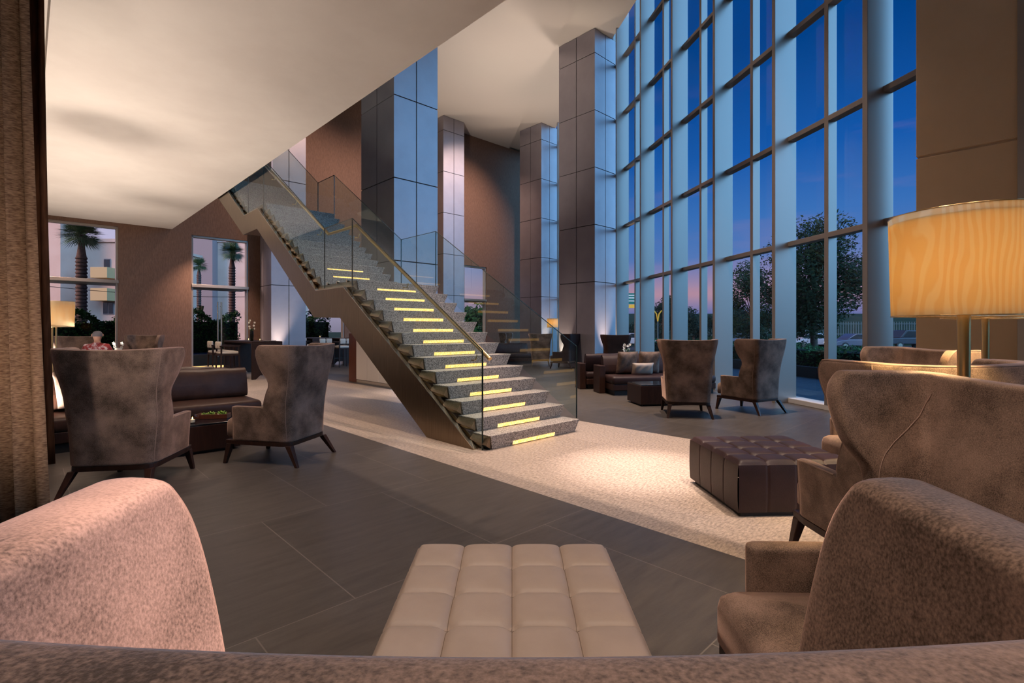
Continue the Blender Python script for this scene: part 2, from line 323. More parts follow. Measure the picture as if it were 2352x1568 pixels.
def dup(r, loc, rz, label, group=None, mats=None, sc=None, skip=()):
    """a copy of a thing with copies of its parts and sub-parts; mats re-covers named parts"""
    def cp(o, par):
        c = o.copy(); COL.objects.link(c); c.parent = par
        if mats:
            k = o.name.split('.')[0]
            if k in mats and c.type == 'MESH': c.data = o.data.copy(); c.data.materials.clear(); c.data.materials.append(mats[k])
        for ch in KIDS.get(o.name, []):
            if ch.name.split('.')[0] not in skip: cp(ch, c)
        return c
    c = cp(r, None); c.location = loc; c.rotation_euler = (0, 0, rz); c['label'] = label
    if sc: c.scale = sc
    if group: c['group'] = group
    return c
KIDS = {}
def learn(r):
    KIDS[r.name] = list(r.children)
    for c in r.children: learn(c)
def sm(a, b, x): x = min(1, max(0, (x - a) / (b - a))); return x * x * (3 - 2 * x)
def tab(x, pts):
    if x <= pts[0][0]: return pts[0][1]
    for (a, u), (b, v) in zip(pts, pts[1:]):
        if x <= b: return u + (v - u) * sm(0, 1, (x - a) / (b - a))
    return pts[-1][1]

# ================================================================== SETTING
# ---- floor: dark slate with a pale granite band running along the stair
BL, BR = -.551, 2.20                                # band edges, measured across from the stair's left stringer
def poly(pts, z=0): return [(p.x, p.y, z) for p in pts]
def clip(poly_, n_, d_):
    out = []
    for i, p in enumerate(poly_):
        q = poly_[(i + 1) % len(poly_)]; a, b = p.dot(n_) - d_, q.dot(n_) - d_
        if a >= 0: out.append(p)
        if (a >= 0) != (b >= 0): out.append(p + (q - p) * (a / (a - b)))
    return out
def tb(t, b, z=0): return S(t, b, z)
T1 = 15.5                                           # the back wall crosses the stair's axis here
room = [Vector((-9, -3.2, 0)), FP(-3.2, .16), FP(28.6, .16), BW(5.3, .28), BW(-24, .28)]
bL, bR = (Q0 + B * BL).dot(B), (Q0 + B * BR).dot(B)
fl = MB()
for mi, pg in ((0, clip(room, -B, -bL)), (1, clip(clip(room, B, bL), -B, -bR)), (0, clip(room, B, bR))):
    fl.add(poly(pg), [tuple(range(len(pg)))], mi)
floor = struct(fl.build('floor', [m_floor, m_strip]))

# ---- upper ceiling, strip of ceiling beside the facade, stair soffit
CE = lambda Y, off: FP(Y, off)
ce = MB()
e0, e1 = FP(-3, -.18), FP(31, -.18)
l0, l1 = FP(-3, -2.02), FP(31, -2.02)
ce.add(poly([l0, l1, BW(-26), Vector((-14, -3.2, 0))], CEIL), [(0, 1, 2, 3)], 0)
ce.add(poly([l0, l1, BW(-26), Vector((-14, -3.2, 0))], CEIL + .6), [(3, 2, 1, 0)], 0)
struct(ce.build('ceiling', m_ceiling))
cs = MB(); cs.ext(poly([l0 - FN * .3, e0, e1, l1 - FN * .3], CEILR), (0, 0, .5))
struct(cs.build('ceiling_strip', m_ceiling))
so = MB(); so.ext(poly([tb(-8, -3.31), tb(-8, -.03), tb(15.5, -.03), tb(15.5, -3.31)], SOFF), (0, 0, .38))
struct(so.build('ceiling_soffit', m_soffit))
sl = MB(); sl.ext(poly([tb(-3.2, -4.3), tb(-3.2, -3.0), tb(15.5, -3.0), tb(15.5, -4.3)], SOFF + .75), (0, 0, .2))
sl.ext(poly([tb(-12, -11), tb(-12, -3.3), tb(-3.2, -3.3), tb(-3.2, -11)], SOFF), (0, 0, .2))
struct(sl.build('ceiling_recess', m_soffit))

# ---- back wall with its four windows
WIN = [(u_px(58), u_px(272), .0), (u_px(440), u_px(571), .0), (u_px(699), u_px(792), .0), (u_px(1066), u_px(1117.5), .0)]
WTOP = 4.47; WTR = 2.81
bw = MB(); th = .3
def wseg(u0, u1, z0, z1): bw.ob(BW(u0, 0, z0), B * (u1 - u0), A * th, (0, 0, z1 - z0))
us = [u_px(-30)] + [x for w in WIN for x in w[:2]] + [6.2]
for i in range(0, len(us), 2): wseg(us[i], us[i + 1], 0, CEIL + .02)
for w in WIN: wseg(w[0], w[1], WTOP, CEIL + .02)
struct(bw.build('wall_back', m_fabricwall))
for i, (u0, u1, _) in enumerate(WIN):
    r = struct(root('window_%d' % (i + 1)))
    fr = MB(); k = .06
    for a, b_ in ((u0, u0 + k), (u1 - k, u1)): fr.ob(BW(a, .04, 0), B * (b_ - a), A * .2, (0, 0, WTOP))
    fr.ob(BW(u0, .04, WTOP - .07), B * (u1 - u0), A * .2, (0, 0, .07)); fr.ob(BW(u0, .04, 0), B * (u1 - u0), A * .2, (0, 0, .05))
    fr.build('frame', m_alu, r, bevel=.006)
    tr = MB(); tr.ob(BW(u0, -.04, WTR - .09), B * (u1 - u0), A * .34, (0, 0, .1)); tr.build('transom', m_alu, r, bevel=.006)
    cn = MB(); cn.ob(BW(u0 - .1, .3, WTR - .1), B * (u1 - u0 + .2), A * .9, (0, 0, .1)); cn.build('canopy', m_alu, r, bevel=.01)
    for z0, z1 in ((.05, WTR - .09), (WTR + .01, WTOP - .07)):
        g = MB(); g.ob(BW(u0 + k, .14, z0), B * (u1 - u0 - 2 * k), A * .012, (0, 0, z1 - z0)); g.build('pane', m_glass2, r)
    if i == 1:
        for px in (500.5, 508.5):
            h = MB(); hp = BW(u_px(px), .0); h.tube([(hp.x, hp.y, .35), (hp.x, hp.y, 2.25)], .028, 10)
            for z in (.5, 2.1): q = BW(u_px(px), .13); h.tube([(hp.x, hp.y, z), (q.x, q.y, z)], .014, 8)
            o = h.build('pull_handle', m_steel2, r, smooth=40)

# ---- left glazing line behind the curtains, and the walls behind the camera
wl = MB(); wl.ob(tb(-2.2, -3.95), A * 17.7, B * -.2, (0, 0, 5.4)); struct(wl.build('wall_left', m_soffit))
wr = MB()
wr.ob(Vector((-9, -3.2, 0)), Vector((19, 0, 0)), Vector((0, -.2, 0)), (0, 0, CEIL + .4))
struct(wr.build('wall_rear', m_beigewall))
wl2 = MB(); q = tb(-2.2, -3.95); wl2.ob(Vector((q.x - .2, -3.2, 0)), Vector((.2, 0, 0)), Vector((0, q.y + 3.2, 0)), (0, 0, 5.4)); struct(wl2.build('wall_left_near', m_beigewall))
# mezzanine parapet above the soffit, closing the upper volume on the left
wm = MB(); wm.ob(tb(-9, -3.31, SOFF + .4), A * 24.5, B * -.2, (0, 0, CEIL - SOFF)); struct(wm.build('wall_mezzanine', m_ceiling))

# ---- panelled columns on the grid of the stair
def column(p, la, lb, ztop, label, levels, upto=None):
    r = root('column', label, 'column', (p.x, p.y, 0), ANG_B, 'panelled columns')
    c = MB(); c.box(.02, lb - .02, .02, la - .02, 0, ztop - .001); c.build('core', m_joint, r)
    zs = [0.0] + [z for z in levels if z < ztop - .1] + [ztop - .004]; g = .012
    f = MB()
    for z0, z1 in zip(zs, zs[1:]):
        for k in range(2):
            w = lb / 2; f.box(k * w + (g if k else 0), (k + 1) * w - (0 if k else g), 0, .02, z0 + g, z1 - g); f.box(k * w + (g if k else 0), (k + 1) * w - (0 if k else g), la - .02, la, z0 + g, z1 - g)
            w = la / 2; f.box(0, .02, k * w + (g if k else .02), (k + 1) * w - (.02 if k else g), z0 + g, z1 - g); f.box(lb - .02, lb, k * w + (g if k else .02), (k + 1) * w - (.02 if k else g), z0 + g, z1 - g)
    f.build('cladding', m_panel, r)
    return r
column(Vector((2.69, 16.51, 0)), 1.54, 1.16, CEILR, 'tall panelled column standing against the left end of the glass facade', LV)
column(Vector((-2.645, 11.40, 0)), 1.54, 1.185, CEIL, 'broad panelled column with a bright blue face right behind the staircase', LV)
column(Vector((1.39, 24.06, 0)), 1.45, 1.16, CEILR, 'panelled column behind the column by the facade, near the small lit lamp', LV)
column(Vector((-3.09, 22.9, 0)), 1.54, 1.185, CEIL, 'slim distant column seen just right of the broad blue column', LV)
column(Vector((-8.38, 17.7, 0)), 1.54, 1.2, CEIL, 'pale column seen under the stair, behind the dark bar table', LV)
# uplights at the foot of the columns
for p, tg in ((Vector((-2.2, 11.3, .12)), (-2.0, 11.7, 6)), (Vector((3.2, 16.6, .12)), (3.25, 16.75, 7)), (Vector((-8.1, 17.6, .12)), (-7.9, 18.0, 6)), (Vector((1.75, 24.0, .12)), (1.9, 24.3, 6)), (Vector((-3.3, 22.9, .12)), (-3.3, 23.1, 6)), (Vector((1.75, 17.4, .12)), (1.6, 17.9, 11))):
    lamp('up_spot', 'SPOT', p, 700, (255, 228, 204), tg, spot_size=math.radians(50), spot_blend=.9, shadow_soft_size=.05)
# the near wall block on the right
wr = MB(); cpt = Vector((4.72, 5.94, 0))
d = -A
def wpan(z0, z1): wr.ob(Vector((cpt.x, cpt.y, z0)), d * 5, B * 1.3, (0, 0, z1 - z0))
wpan(0, 3.285); wpan(3.315, CEIL + .1)
wr.ob(Vector((cpt.x, cpt.y, 3.28)) + B * .02 + d * .02, d * 4.9, B * 1.2, (0, 0, .04))
struct(wr.build('wall_right', m_beigewall, bevel=.004))

# ---- glass facade: deep fins, shallow mullions between them, transoms, panes
fac = struct(root('window_5'))
Ymaj = [7.085 + 1.885 * i for i in range(-6, 12)]
dF = .261                                           # fins stand this far in front of the transoms
def fin(Yt, fro, back, w, name):
    p = FP(Yt, 0); m = MB(); m.ob(p + FN * fro, FD * w, FN * (back - fro), (0, 0, CEIL + 2)); return m.build(name, m_alu, fac, bevel=.006)
for Y in Ymaj:
    # find the transom-plane depth whose fin front sits at depth Y
    Yt = Y + dF * FN.y
    fin(Yt, -dF, .16, .085, 'fin'); fin(Yt + 1.0 * FD.y, 0, .16, .085, 'mullion')
    for a, b_ in ((.085, 1.0), (1.085, 1.906)):
        g = MB(); g.ob(FP(Yt, .15, .12) + FD * a, FD * (b_ - a), FN * .012, (0, 0, CEIL + 1.6)); g.build('pane', m_glass, fac)
ya, yb = Ymaj[0], Ymaj[-1] + 1.6
for z in LV + [LV[-1] + 1.86]:
    m = MB(); m.ob(FP(ya, .0, z - .085), FD * ((yb - ya) / FD.y), FN * .15, (0, 0, .085)); m.build('transom', m_alu, fac, bevel=.006)
m = MB(); m.ob(FP(ya, .0, 0), FD * ((yb - ya) / FD.y), FN * .3, (0, 0, .085)); m.build('sill', m_sill, fac, bevel=.006)

# ================================================================== STAIR
RISE, G1, G2 = .157, .254, .246
st = root('staircase', 'granite staircase with glowing treads, glass balustrades and a bronze steel stringer', 'staircase', Q0, ANG_B)
def L_(t, b, z): return (b, t, z)                    # stair-local: x = across (B), y = along (A)
WD = 1.62
def stringer(b0, b1):
    top = [(0, 0), (3.12, 1.937), (4.135, 1.937), (7.075, 3.81), (8.0, 3.81), (12.2, 6.45)]
    bot = [(12.8, 6.2), (8.06, 3.40), (7.115, 3.40), (4.207, 1.50), (3.23, 1.476), (.889, 0)]
    return top, bot
top, bot = stringer(0, 0)
for nm, b0, b1 in (('stringer', 0, .05), ('stringer', WD - .02, WD + .02)):
    m = MB(); pl = top + bot
    # split in convex pieces
    T = dict(a=top[0], b=top[1], c=top[2], d=top[3], e=top[4], f=top[5]); bb = bot[::-1]
    for q in ([top[0], top[1], bb[1], bb[0]], [top[1], top[2], bb[2], bb[1]], [top[2], top[3], bb[3], bb[2]], [top[3], top[4], bb[4], bb[3]], [top[4], top[5], bb[5], bb[4]]):
        m.ext([L_(t, b0, z) for t, z in q], (b1 - b0, 0, 0))
    m.build(nm, m_steel, st)
rl = MB(); pts = [L_(t, .025, z + .012) for t, z in top]
for p, q in zip(pts, pts[1:]):
    p, q = Vector(p), Vector(q); rl.ob(p + Vector((-.027, 0, -.01)), q - p, (.054, 0, 0), (0, 0, .012))
rl.build('edge_trim', m_steel2, st)
lg = MB(); inn = [(t, z - .02) for t, z in top]
for (t0, z0), (t1, z1) in zip(inn, inn[1:]): lg.ob(L_(t0, .052, z0 - .02), Vector(L_(t1 - t0, 0, z1 - z0)), (.075, 0, .03), (0, 0, -.05))
lg.build('inner_ledge', m_brass, st)
us_ = MB(); bb = bot[::-1]
for p, q in zip(bb, bb[1:]): us_.ob(L_(p[0], .05, p[1] + .02), Vector(L_(q[0] - p[0], 0, q[1] - p[1])), (WD - .07, 0, 0), (0, 0, .02))
us_.build('underside', m_steel, st)
XL, XR = .105, 1.61
def tread(t, z, run, led):
    m = MB(); c = .055
    # block wider at the top than at the bottom, front leaning in
    v = []
    for (dz, ti, xi) in ((0, 0, 0), (-RISE, .035, c)):
        v += [L_(t + ti, XL + xi, z + dz), L_(t + ti, XR - xi, z + dz), L_(t + run, XR - xi, z + dz), L_(t + run, XL + xi, z + dz)]
    m.add(v, [(0, 1, 2, 3), (7, 6, 5, 4), (4, 5, 1, 0), (5, 6, 2, 1), (6, 7, 3, 2), (7, 4, 0, 3)])
    o = m.build('tread', m_granite, st, bevel=.004)
    br = MB(); br.add([L_(t + .015, XL + .002, z - .012), L_(t + run - .01, XL + .002, z - .012), L_(t + run - .01, XL - .05, z - .07), L_(t + .02, XL - .05, z - .1), L_(t + .045, XL + .035, z - .15), L_(t + run - .01, XL + .03, z - .15)], [(0, 1, 2, 3), (3, 2, 5, 4), (0, 3, 4), (1, 5, 2), (0, 4, 5, 1)])
    br.build('bracket', m_steel, o)
    if led:
        e = MB(); h0, h1 = .008, .05
        f = lambda h: t + .035 * (1 - h / RISE) - .004
        e.add([L_(f(h0), .46, z - RISE + h0), L_(f(h0), 1.16, z - RISE + h0), L_(f(h1), 1.16, z - RISE + h1), L_(f(h1), .46, z - RISE + h1),
               L_(f(h0) + .003, .46, z - RISE + h0), L_(f(h0) + .003, 1.16, z - RISE + h0), L_(f(h1) + .003, 1.16, z - RISE + h1), L_(f(h1) + .003, .46, z - RISE + h1)],
              [(3, 2, 1, 0), (4, 5, 6, 7), (0, 1, 5, 4), (1, 2, 6, 5), (2, 3, 7, 6), (3, 0, 4, 7)])
        e.build('step_light', m_led, o)
for k in range(1, 13): tread(-.16 + (k - 1) * G1, k * RISE, G1 + .06, True)
tread(-.16 + 12 * G1, 13 * RISE, 4.23 - 2.89 + .1, True)
for k in range(14, 26): tread(4.21 + (k - 14) * G2, k * RISE, G2 + .06 if k < 25 else 1.2, k < 17)
for k in range(26, 33): tread(8.15 + (k - 26) * G2, k * RISE, G2 + .06, False)
def glass(name, tz, b, posts):
    """tz: list of (t, zbottom, ztop)"""
    m = MB()
    for (t0, a0, c0), (t1, a1, c1) in zip(tz, tz[1:]):
        m.ext([L_(t0 + .004, b, a0), L_(t1 - .004, b, a1), L_(t1 - .004, b, c1), L_(t0 + .004, b, c0)], (.014, 0, 0))
    o = m.build(name, m_bglass, st)
    e = MB()
    for i in posts:
        t, a, c = tz[i]; e.box(b - .001, b + .015, t - .005, t + .005, a, c)
    for (t0, a0, c0), (t1, a1, c1) in zip(tz, tz[1:]): e.ob(L_(t0, b - .001, c0), Vector(L_(t1 - t0, 0, c1 - c0)), (.016, 0, 0), (0, 0, .006))
    e.build('glass_edge', m_bedge, o)
glass('glass_panel', [(-.07, .0, 1.07), (2.95, 1.85, 2.968), (3.93, 1.93, 2.955), (6.9, 3.7, 4.82), (7.9, 3.82, 4.83), (11, 5.7, 6.9)], .058, (0, 1, 2, 3, 4))
glass('glass_panel', [(-.1, .16, 1.08), (3.0, 2.04, 2.985), (4.12, 2.04, 2.985), (7.0, 3.8, 4.83), (7.9, 3.95, 4.84), (11, 5.8, 6.9)], WD - .005, (0, 1, 2, 3, 4))
hr = MB(); hr.tube([L_(-.12, .13, .98), L_(2.95, .13, 2.87), L_(3.93, .13, 2.87), L_(7.0, .13, 4.74), L_(8.0, .13, 4.74)], .024, 12)
hro = hr.build('handrail', m_brass, st, smooth=40)
for t, z in ((.1, 1.02), (1.5, 1.9), (2.85, 2.73), (4.2, 2.95), (5.3, 3.66), (6.4, 4.35)):
    m = MB(); m.tube([L_(t, .066, z - .06), L_(t, .11, z - .06), L_(t, .13, z)], .007, 8); m.lathe([(0.001, 0), (.018, 0), (.018, .012), (.001, .012)], 12, (.068, t, z - .066)); m.build('bracket', m_brass, hro, smooth=40)
for t in (3.1, 3.45, 3.8):
    m = MB(); m.tube([L_(t, .045, 2.04), L_(t, .09, 2.04)], .022, 12); m.build('glass_fixing', m_steel2, st, smooth=40)

# ================================================================== FURNITURE
# ---- wing chair, facing +y, standing on its own origin
def make_chair():
    r = root('wing_chair', 'x', 'chair')
    def wid(z): return .315 + .03 * sm(.2, .7, z) + .055 * sm(.72, 1.15, z)
    def rear(z): return -.335 - .085 * sm(.45, 1.18, z)
    def row(z, F, o=0.0, rc=.10, toe=0.0):
        w = wid(z) - o; yr = rear(z) + o; rc = max(.03, rc - o); out = []
        for i in range(9): out.append((-w, F + (yr + rc - F) * i / 8))
        for i in range(1, 5): a = math.pi / 2 * i / 5; out.append((-w + rc - rc * math.cos(a), yr + rc - rc * math.sin(a)))
        for i in range(11): out.append((-w + rc + (2 * w - 2 * rc) * i / 10, yr))
        out += [(-x, y) for x, y in out[:13]][::-1]
        res = []
        for x, y in out:
            k = sm(.8, 1.15, z); x += math.copysign(.035 * k * max(0, (y - yr) / .35), x)
            res.append((x, y, z + .014 * k * min(1, (abs(x) / w) ** 2)))
        return res
    def shell(zs, F, th=.072):
        m = MB(); O = [row(z, F(z)) for z in zs]; I = [row(z, F(z) - .0, th) for z in zs]; n = len(O[0]); k = len(zs)
        m.add([p for q in O for p in q] + [p for q in I for p in q], [])
        o = lambda i, j: i * n + j
        q = lambda i, j: k * n + i * n + j
        for i in range(k - 1):
            for j in range(n - 1):
                m.f.append((o(i, j), o(i, j + 1), o(i + 1, j + 1), o(i + 1, j))); m.f.append((q(i, j + 1), q(i, j), q(i + 1, j), q(i + 1, j + 1)))
            m.f.append((o(i, 0), o(i + 1, 0), q(i + 1, 0), q(i, 0))); m.f.append((o(i + 1, n - 1), o(i, n - 1), q(i, n - 1), q(i + 1, n - 1)))
        for j in range(n - 1):
            m.f.append((o(k - 1, j), o(k - 1, j + 1), q(k - 1, j + 1), q(k - 1, j))); m.f.append((o(0, j + 1), o(0, j), q(0, j), q(0, j + 1)))
        m.mi = [0] * len(m.f)
        return m, O, I
    FW = [(.46, -.06), (.58, -.06), (.68, -.095), (.77, -.135), (.82, -.125), (.87, -.085), (.94, -.05), (1.03, -.04), (1.09, -.05), (1.13, -.08), (1.16, -.13)]
    zs = [.46, .52, .58, .64, .70, .75, .79, .83, .87, .92, .98, 1.04, 1.09, 1.12, 1.14]
    up, O, I = shell(zs, lambda z: tab(z, FW))
    upo = up.build('backrest', m_velvet, r, smooth=180, sub=2)
    lo, O2, I2 = shell([.222, .24, .32, .42, .50, .54, .562], lambda z: .30 - .03 * (z - .2))
    loo = lo.build('arms', m_velvet, r, smooth=180, sub=2)
    st_ = MB(); nx = 12; rows = []
    prof = [(.25, -.01), (.262, .0), (.37, .0), (.405, -.006), (.428, -.03), (.436, -.09)]
    def ring(z, ins):
        a, b = .262 + ins, (-.26 - ins, .41 + ins); c = .03; pts = []
        for sx, sy in ((1, 1), (-1, 1), (-1, -1), (1, -1)):
            cx_, cy_ = sx * (a - c), (b[1] - c if sy > 0 else b[0] + c); a0 = math.atan2(sy, sx) - math.pi / 4
            pts += [(cx_ + c * math.cos(a0 + math.pi / 2 * i / 3), cy_ + c * math.sin(a0 + math.pi / 2 * i / 3), z) for i in range(4)]
        return pts + [pts[0]]
    rows = [ring(z, i) for z, i in prof] + [[(x * .6, .05 + (y - .05) * .6, .447) for x, y, z in ring(0, -.03)], [(x * .1, .05 + (y - .05) * .1, .452) for x, y, z in ring(0, -.03)]]
    st_.grid(rows); st_.f.append(tuple(range(16))[::-1]); st_.mi.append(0)
    st_.build('seat', m_velvet, r, smooth=50)
    def bvh(o):
        e = o.evaluated_get(bpy.context.evaluated_depsgraph_get()); me = e.to_mesh(); return BVHTree.FromPolygons([v.co.copy() for v in me.vertices], [tuple(p.vertices) for p in me.polygons])
    tu, tl = bvh(upo), bvh(loo)
    def snap(t, pts): return [t.find_nearest(Vector(p))[0] for p in pts]
    pp = MB(); off = lambda p, k=1.006: (p[0] * k, p[1] - .004, p[2])
    n = len(O[0]); k0 = zs.index(.58)
    rim = [off(O[i][0]) for i in range(k0, len(zs))] + [(x * 1.004, y - .003, z + .003) for x, y, z in O[-1][1:-1]] + [off(O[i][-1]) for i in range(len(zs) - 1, k0 - 1, -1)]
    # pull the rim in a little where the padding rounds off
    pp.tube(snap(tu, rim), .0055, 6)
    for sgn, j0 in ((0, 0), (1, n - 1)):
        jj = range(0, 6) if not sgn else range(n - 1, n - 7, -1)
        pp.tube(snap(tl, [off(O2[i][j0]) for i in range(0, len(O2))] + [off(O2[-1][j]) for j in jj]), .005, 6)
        jc = 10 if not sgn else n - 11
        sea = MB(); sea.tube(snap(tl, [O2[i][jc] for i in range(len(O2) - 1)]) + snap(tu, [O[i][jc] for i in range(3, len(zs))]), .0035, 6); sea.build('seam', m_pipe, r, smooth=60)
        # curved seam where the wing is sewn to the inner back
        cs_ = []
        for q in range(9):
            f = q / 8; zi = 6 + f * 5.6; jf = 1 + 11.5 * f ** 1.4; i0 = min(int(zi), len(zs) - 2); j1 = min(int(jf), n - 2)
            a, b = zi - i0, jf - j1
            v = (Vector(I[i0][j1]) * (1 - b) + Vector(I[i0][j1 + 1]) * b) * (1 - a) + (Vector(I[i0 + 1][j1]) * (1 - b) + Vector(I[i0 + 1][j1 + 1]) * b) * a
            cs_.append((v.x if not sgn else -v.x, v.y + .001, v.z))
        sea = MB(); sea.tube(snap(tu, cs_), .002, 6); sea.build('seam', m_pipe, r, smooth=60)
    pp.build('piping', m_pipe, r, smooth=60)
    fr = MB(); out = row(.2, .25, .004); w = wid(.2) - .004
    pl = [(x, y) for x, y, z in out] + [(w - .02, .385), (-w + .02, .385)]
    fr.ext([(x, y, .185) for x, y in pl], (0, 0, .04)); fr.build('base_frame', m_wood, r, bevel=.004)
    for sx in (-1, 1):
        l = MB(); l.frus((sx * .305, .375, 0), .016, .016, (sx * .275, .34, .19), .028, .028); l.build('leg', m_wood, r, bevel=.004)
        l = MB(); l.frus((sx * .315, -.42, 0), .016, .016, (sx * .27, -.305, .19), .028, .03); l.build('leg', m_wood, r, bevel=.004)
    learn(r); return r
chair0 = make_chair()
first = [True]
def chair(x, y, dx, dy, label, group='velvet wing chairs', leather=None, sc=None, piped=True):
    rz = math.atan2(dy, dx) - math.pi / 2
    if first[0] and not leather and piped:
        first[0] = False; chair0.location = (x, y, 0); chair0.rotation_euler = (0, 0, rz); chair0['label'] = label; chair0['group'] = group; return chair0
    mt = {k: leather for k in ('backrest', 'arms', 'seat', 'piping', 'seam')} if leather else None
    c = dup(chair0, (x, y, 0), rz, label, group, mt, sc, () if piped else ('piping',)); return c
chair(0.0, .61, 0, 1, 'velvet wing chair nearest the camera, its wings rising at both lower corners', piped=False, sc=(.97, 1, 1))
chair(1.09, 1.45, -1, .02, 'velvet wing chair facing the pale ottoman, its inner back under the big lit lamp', piped=False)
chair(1.98, 2.66, -.03, 1, 'velvet wing chair facing the dark ottoman, half hidden by the chair under the lamp')
chair(2.98, 3.98, -1, -.05, 'velvet wing chair beyond the dark ottoman, close to the right wall')
chair(-3.22, 4.33, -.17, 1, 'velvet wing chair seen from behind beside the curtain')
chair(-2.36, 5.17, -.976, .215, 'velvet wing chair turned sideways at the low table, left of the stair')
chair(2.66, 7.80, .17, 1, 'velvet wing chair seen squarely from behind near the facade')
chair(3.80, 8.15, -.47, .88, 'velvet wing chair turned half left, standing closest to the facade glass')
chair(-9.55, 11.1, .5, -.85, 'pale-edged wing chair in front of the left window', 'distant wing chairs')
chair(-9.5, 13.0, .1, -1, 'dark wing chair in front of the brown wall between the two left windows', 'distant wing chairs')
chair(1.02, 18.2, .05, 1, 'wing chair seen from behind through the stair glass, in front of the far column', 'distant wing chairs')
chair(1.75, 16.9, -.8, .5, 'dark leather wing chair seen through the lower edge of the stair glass', 'leather wing chairs', m_leather2)
chair(-.05, 21.0, .8, -.3, 'dim wing chair farthest back behind the stair glass', 'distant wing chairs')
chair(2.95, 14.6, 0, 1, 'dark leather wing chair against the first facade fin, behind the long sofa', 'leather wing chairs', m_leather)

# ---- tufted ottomans
def ottoman(name, label, loc, rz, w, h, n, mt, foot, seams=True):
    r = root(name, label, 'ottoman', (loc[0], loc[1], 0), rz); H2 = w / 2; N_ = 88
    def top(x, y):
        d = lambda v: abs(((v + H2) / (w / n)) % 1 - .5) * 2
        cx_, cy_ = d(x), d(y); e = max(abs(x), abs(y)) / H2
        inner = lambda v: 1.0 if abs(v) < H2 * (1 - .5 / n) else 0.0
        g = 0.0
        pf = (1 - cx_ ** 4) * (1 - cy_ ** 4)
        g += .016 * pf
        gx = math.exp(-((1 - cx_) / .045) ** 2) * inner(x); gy = math.exp(-((1 - cy_) / .045) ** 2) * inner(y)
        g -= .005 * max(gx, gy) + .014 * math.exp(-((1 - cx_) ** 2 + (1 - cy_) ** 2) / .05) * inner(x) * inner(y)
        return h - .018 + g - .02 * sm(.94, 1.0, e)
    m = MB(); m.grid([[(-H2 + w * i / N_, -H2 + w * j / N_, top(-H2 + w * i / N_, -H2 + w * j / N_)) for i in range(N_ + 1)] for j in range(N_ + 1)])
    # sides, panelled by upright seams
    def side(a):
        rows = []
        for z in (.035, .05, .12, h * .5, h - .09, h - .055, h - .04):
            rw = []
            for i in range(N_ + 1):
                s_ = -H2 + w * i / N_; c_ = abs(((s_ + H2) / (w / n)) % 1 - .5) * 2
                bul = .008 * math.sin(math.pi * (z - .035) / (h - .075)) ** .5 if .035 < z < h - .04 else 0
                bul -= .006 * math.exp(-((1 - c_) / .05) ** 2) * (1 if abs(s_) < H2 * .97 else 0)
                zz = z if z < h - .041 else top(s_, H2)
                p = Vector((s_, -H2 - bul, zz)); rw.append(Matrix.Rotation(a, 3, 'Z') @ p)
            rows.append(rw)
        m.grid(rows)
    for a in range(4): side(a * math.pi / 2)
    m.build('cushion', mt, r, smooth=70)
    b = MB(); b.box(-H2 + .03, H2 - .03, -H2 + .03, H2 - .03, 0, .04); b.build('plinth', foot, r)
    if seams:
        sm_ = MB()
        for k in range(1, n):
            v = -H2 + w * k / n
            for ax in (0, 1): sm_.tube([((v, -H2 + w * i / 60, top(v, -H2 + w * i / 60) + .0005) if ax == 0 else (-H2 + w * i / 60, v, top(-H2 + w * i / 60, v) + .0005)) for i in range(61)], .0016, 5)
        sm_.build('seam', m_stitch if mt is m_white_leather else m_black, r)
    return r
ottoman('tufted_ottoman', 'pale greige leather ottoman with a four by four tufted top in the foreground', (0.0, 1.765), 0, .80, .405, 4, m_white_leather, m_wood)
ottoman('tufted_ottoman', 'dark brown leather ottoman with a buttoned top on the pale granite band', (1.955, 3.94), .05, .83, .40, 4, m_leather2, m_black, False)

# ---- low sofas, facing +y
def rbox(m, x0, x1, y0, y1, z0, z1, r, puff=0.0, n=3, mi=0):
    """soft cushion: rounded box with a domed top"""
    def ring(z, ins):
        pts = []
        for sx, sy in ((1, 1), (-1, 1), (-1, -1), (1, -1)):
            cx_ = (x1 - r - ins) if sx > 0 else (x0 + r + ins); cy_ = (y1 - r - ins) if sy > 0 else (y0 + r + ins); a0 = math.atan2(sy, sx) - math.pi / 4
            pts += [(cx_ + r * math.cos(a0 + math.pi / 2 * i / n), cy_ + r * math.sin(a0 + math.pi / 2 * i / n), z) for i in range(n + 1)]
        return pts + [pts[0]]
    R = min(r, (z1 - z0) / 2.2)
    rows = [ring(z0 + R * (1 - math.cos(a)), R * (1 - math.sin(a))) for a in (0, .5, 1.0, math.pi / 2)] + [ring(z1 - R + R * math.sin(a), R * (1 - math.cos(a))) for a in (0, .5, 1.0, math.pi / 2)]
    c = ((x0 + x1) / 2, (y0 + y1) / 2)
    for f in (.7, .35, .02): rows.append([(c[0] + (x - c[0]) * f, c[1] + (y - c[1]) * f, z1 + puff * (1 - f * f)) for x, y, z in rows[7]])
    m.grid(rows, mi); k = len(rows[0]) - 1; o = len(m.v) - len(rows) * (k + 1)
    m.f.append(tuple(range(o, o + k))[::-1]); m.mi.append(mi)
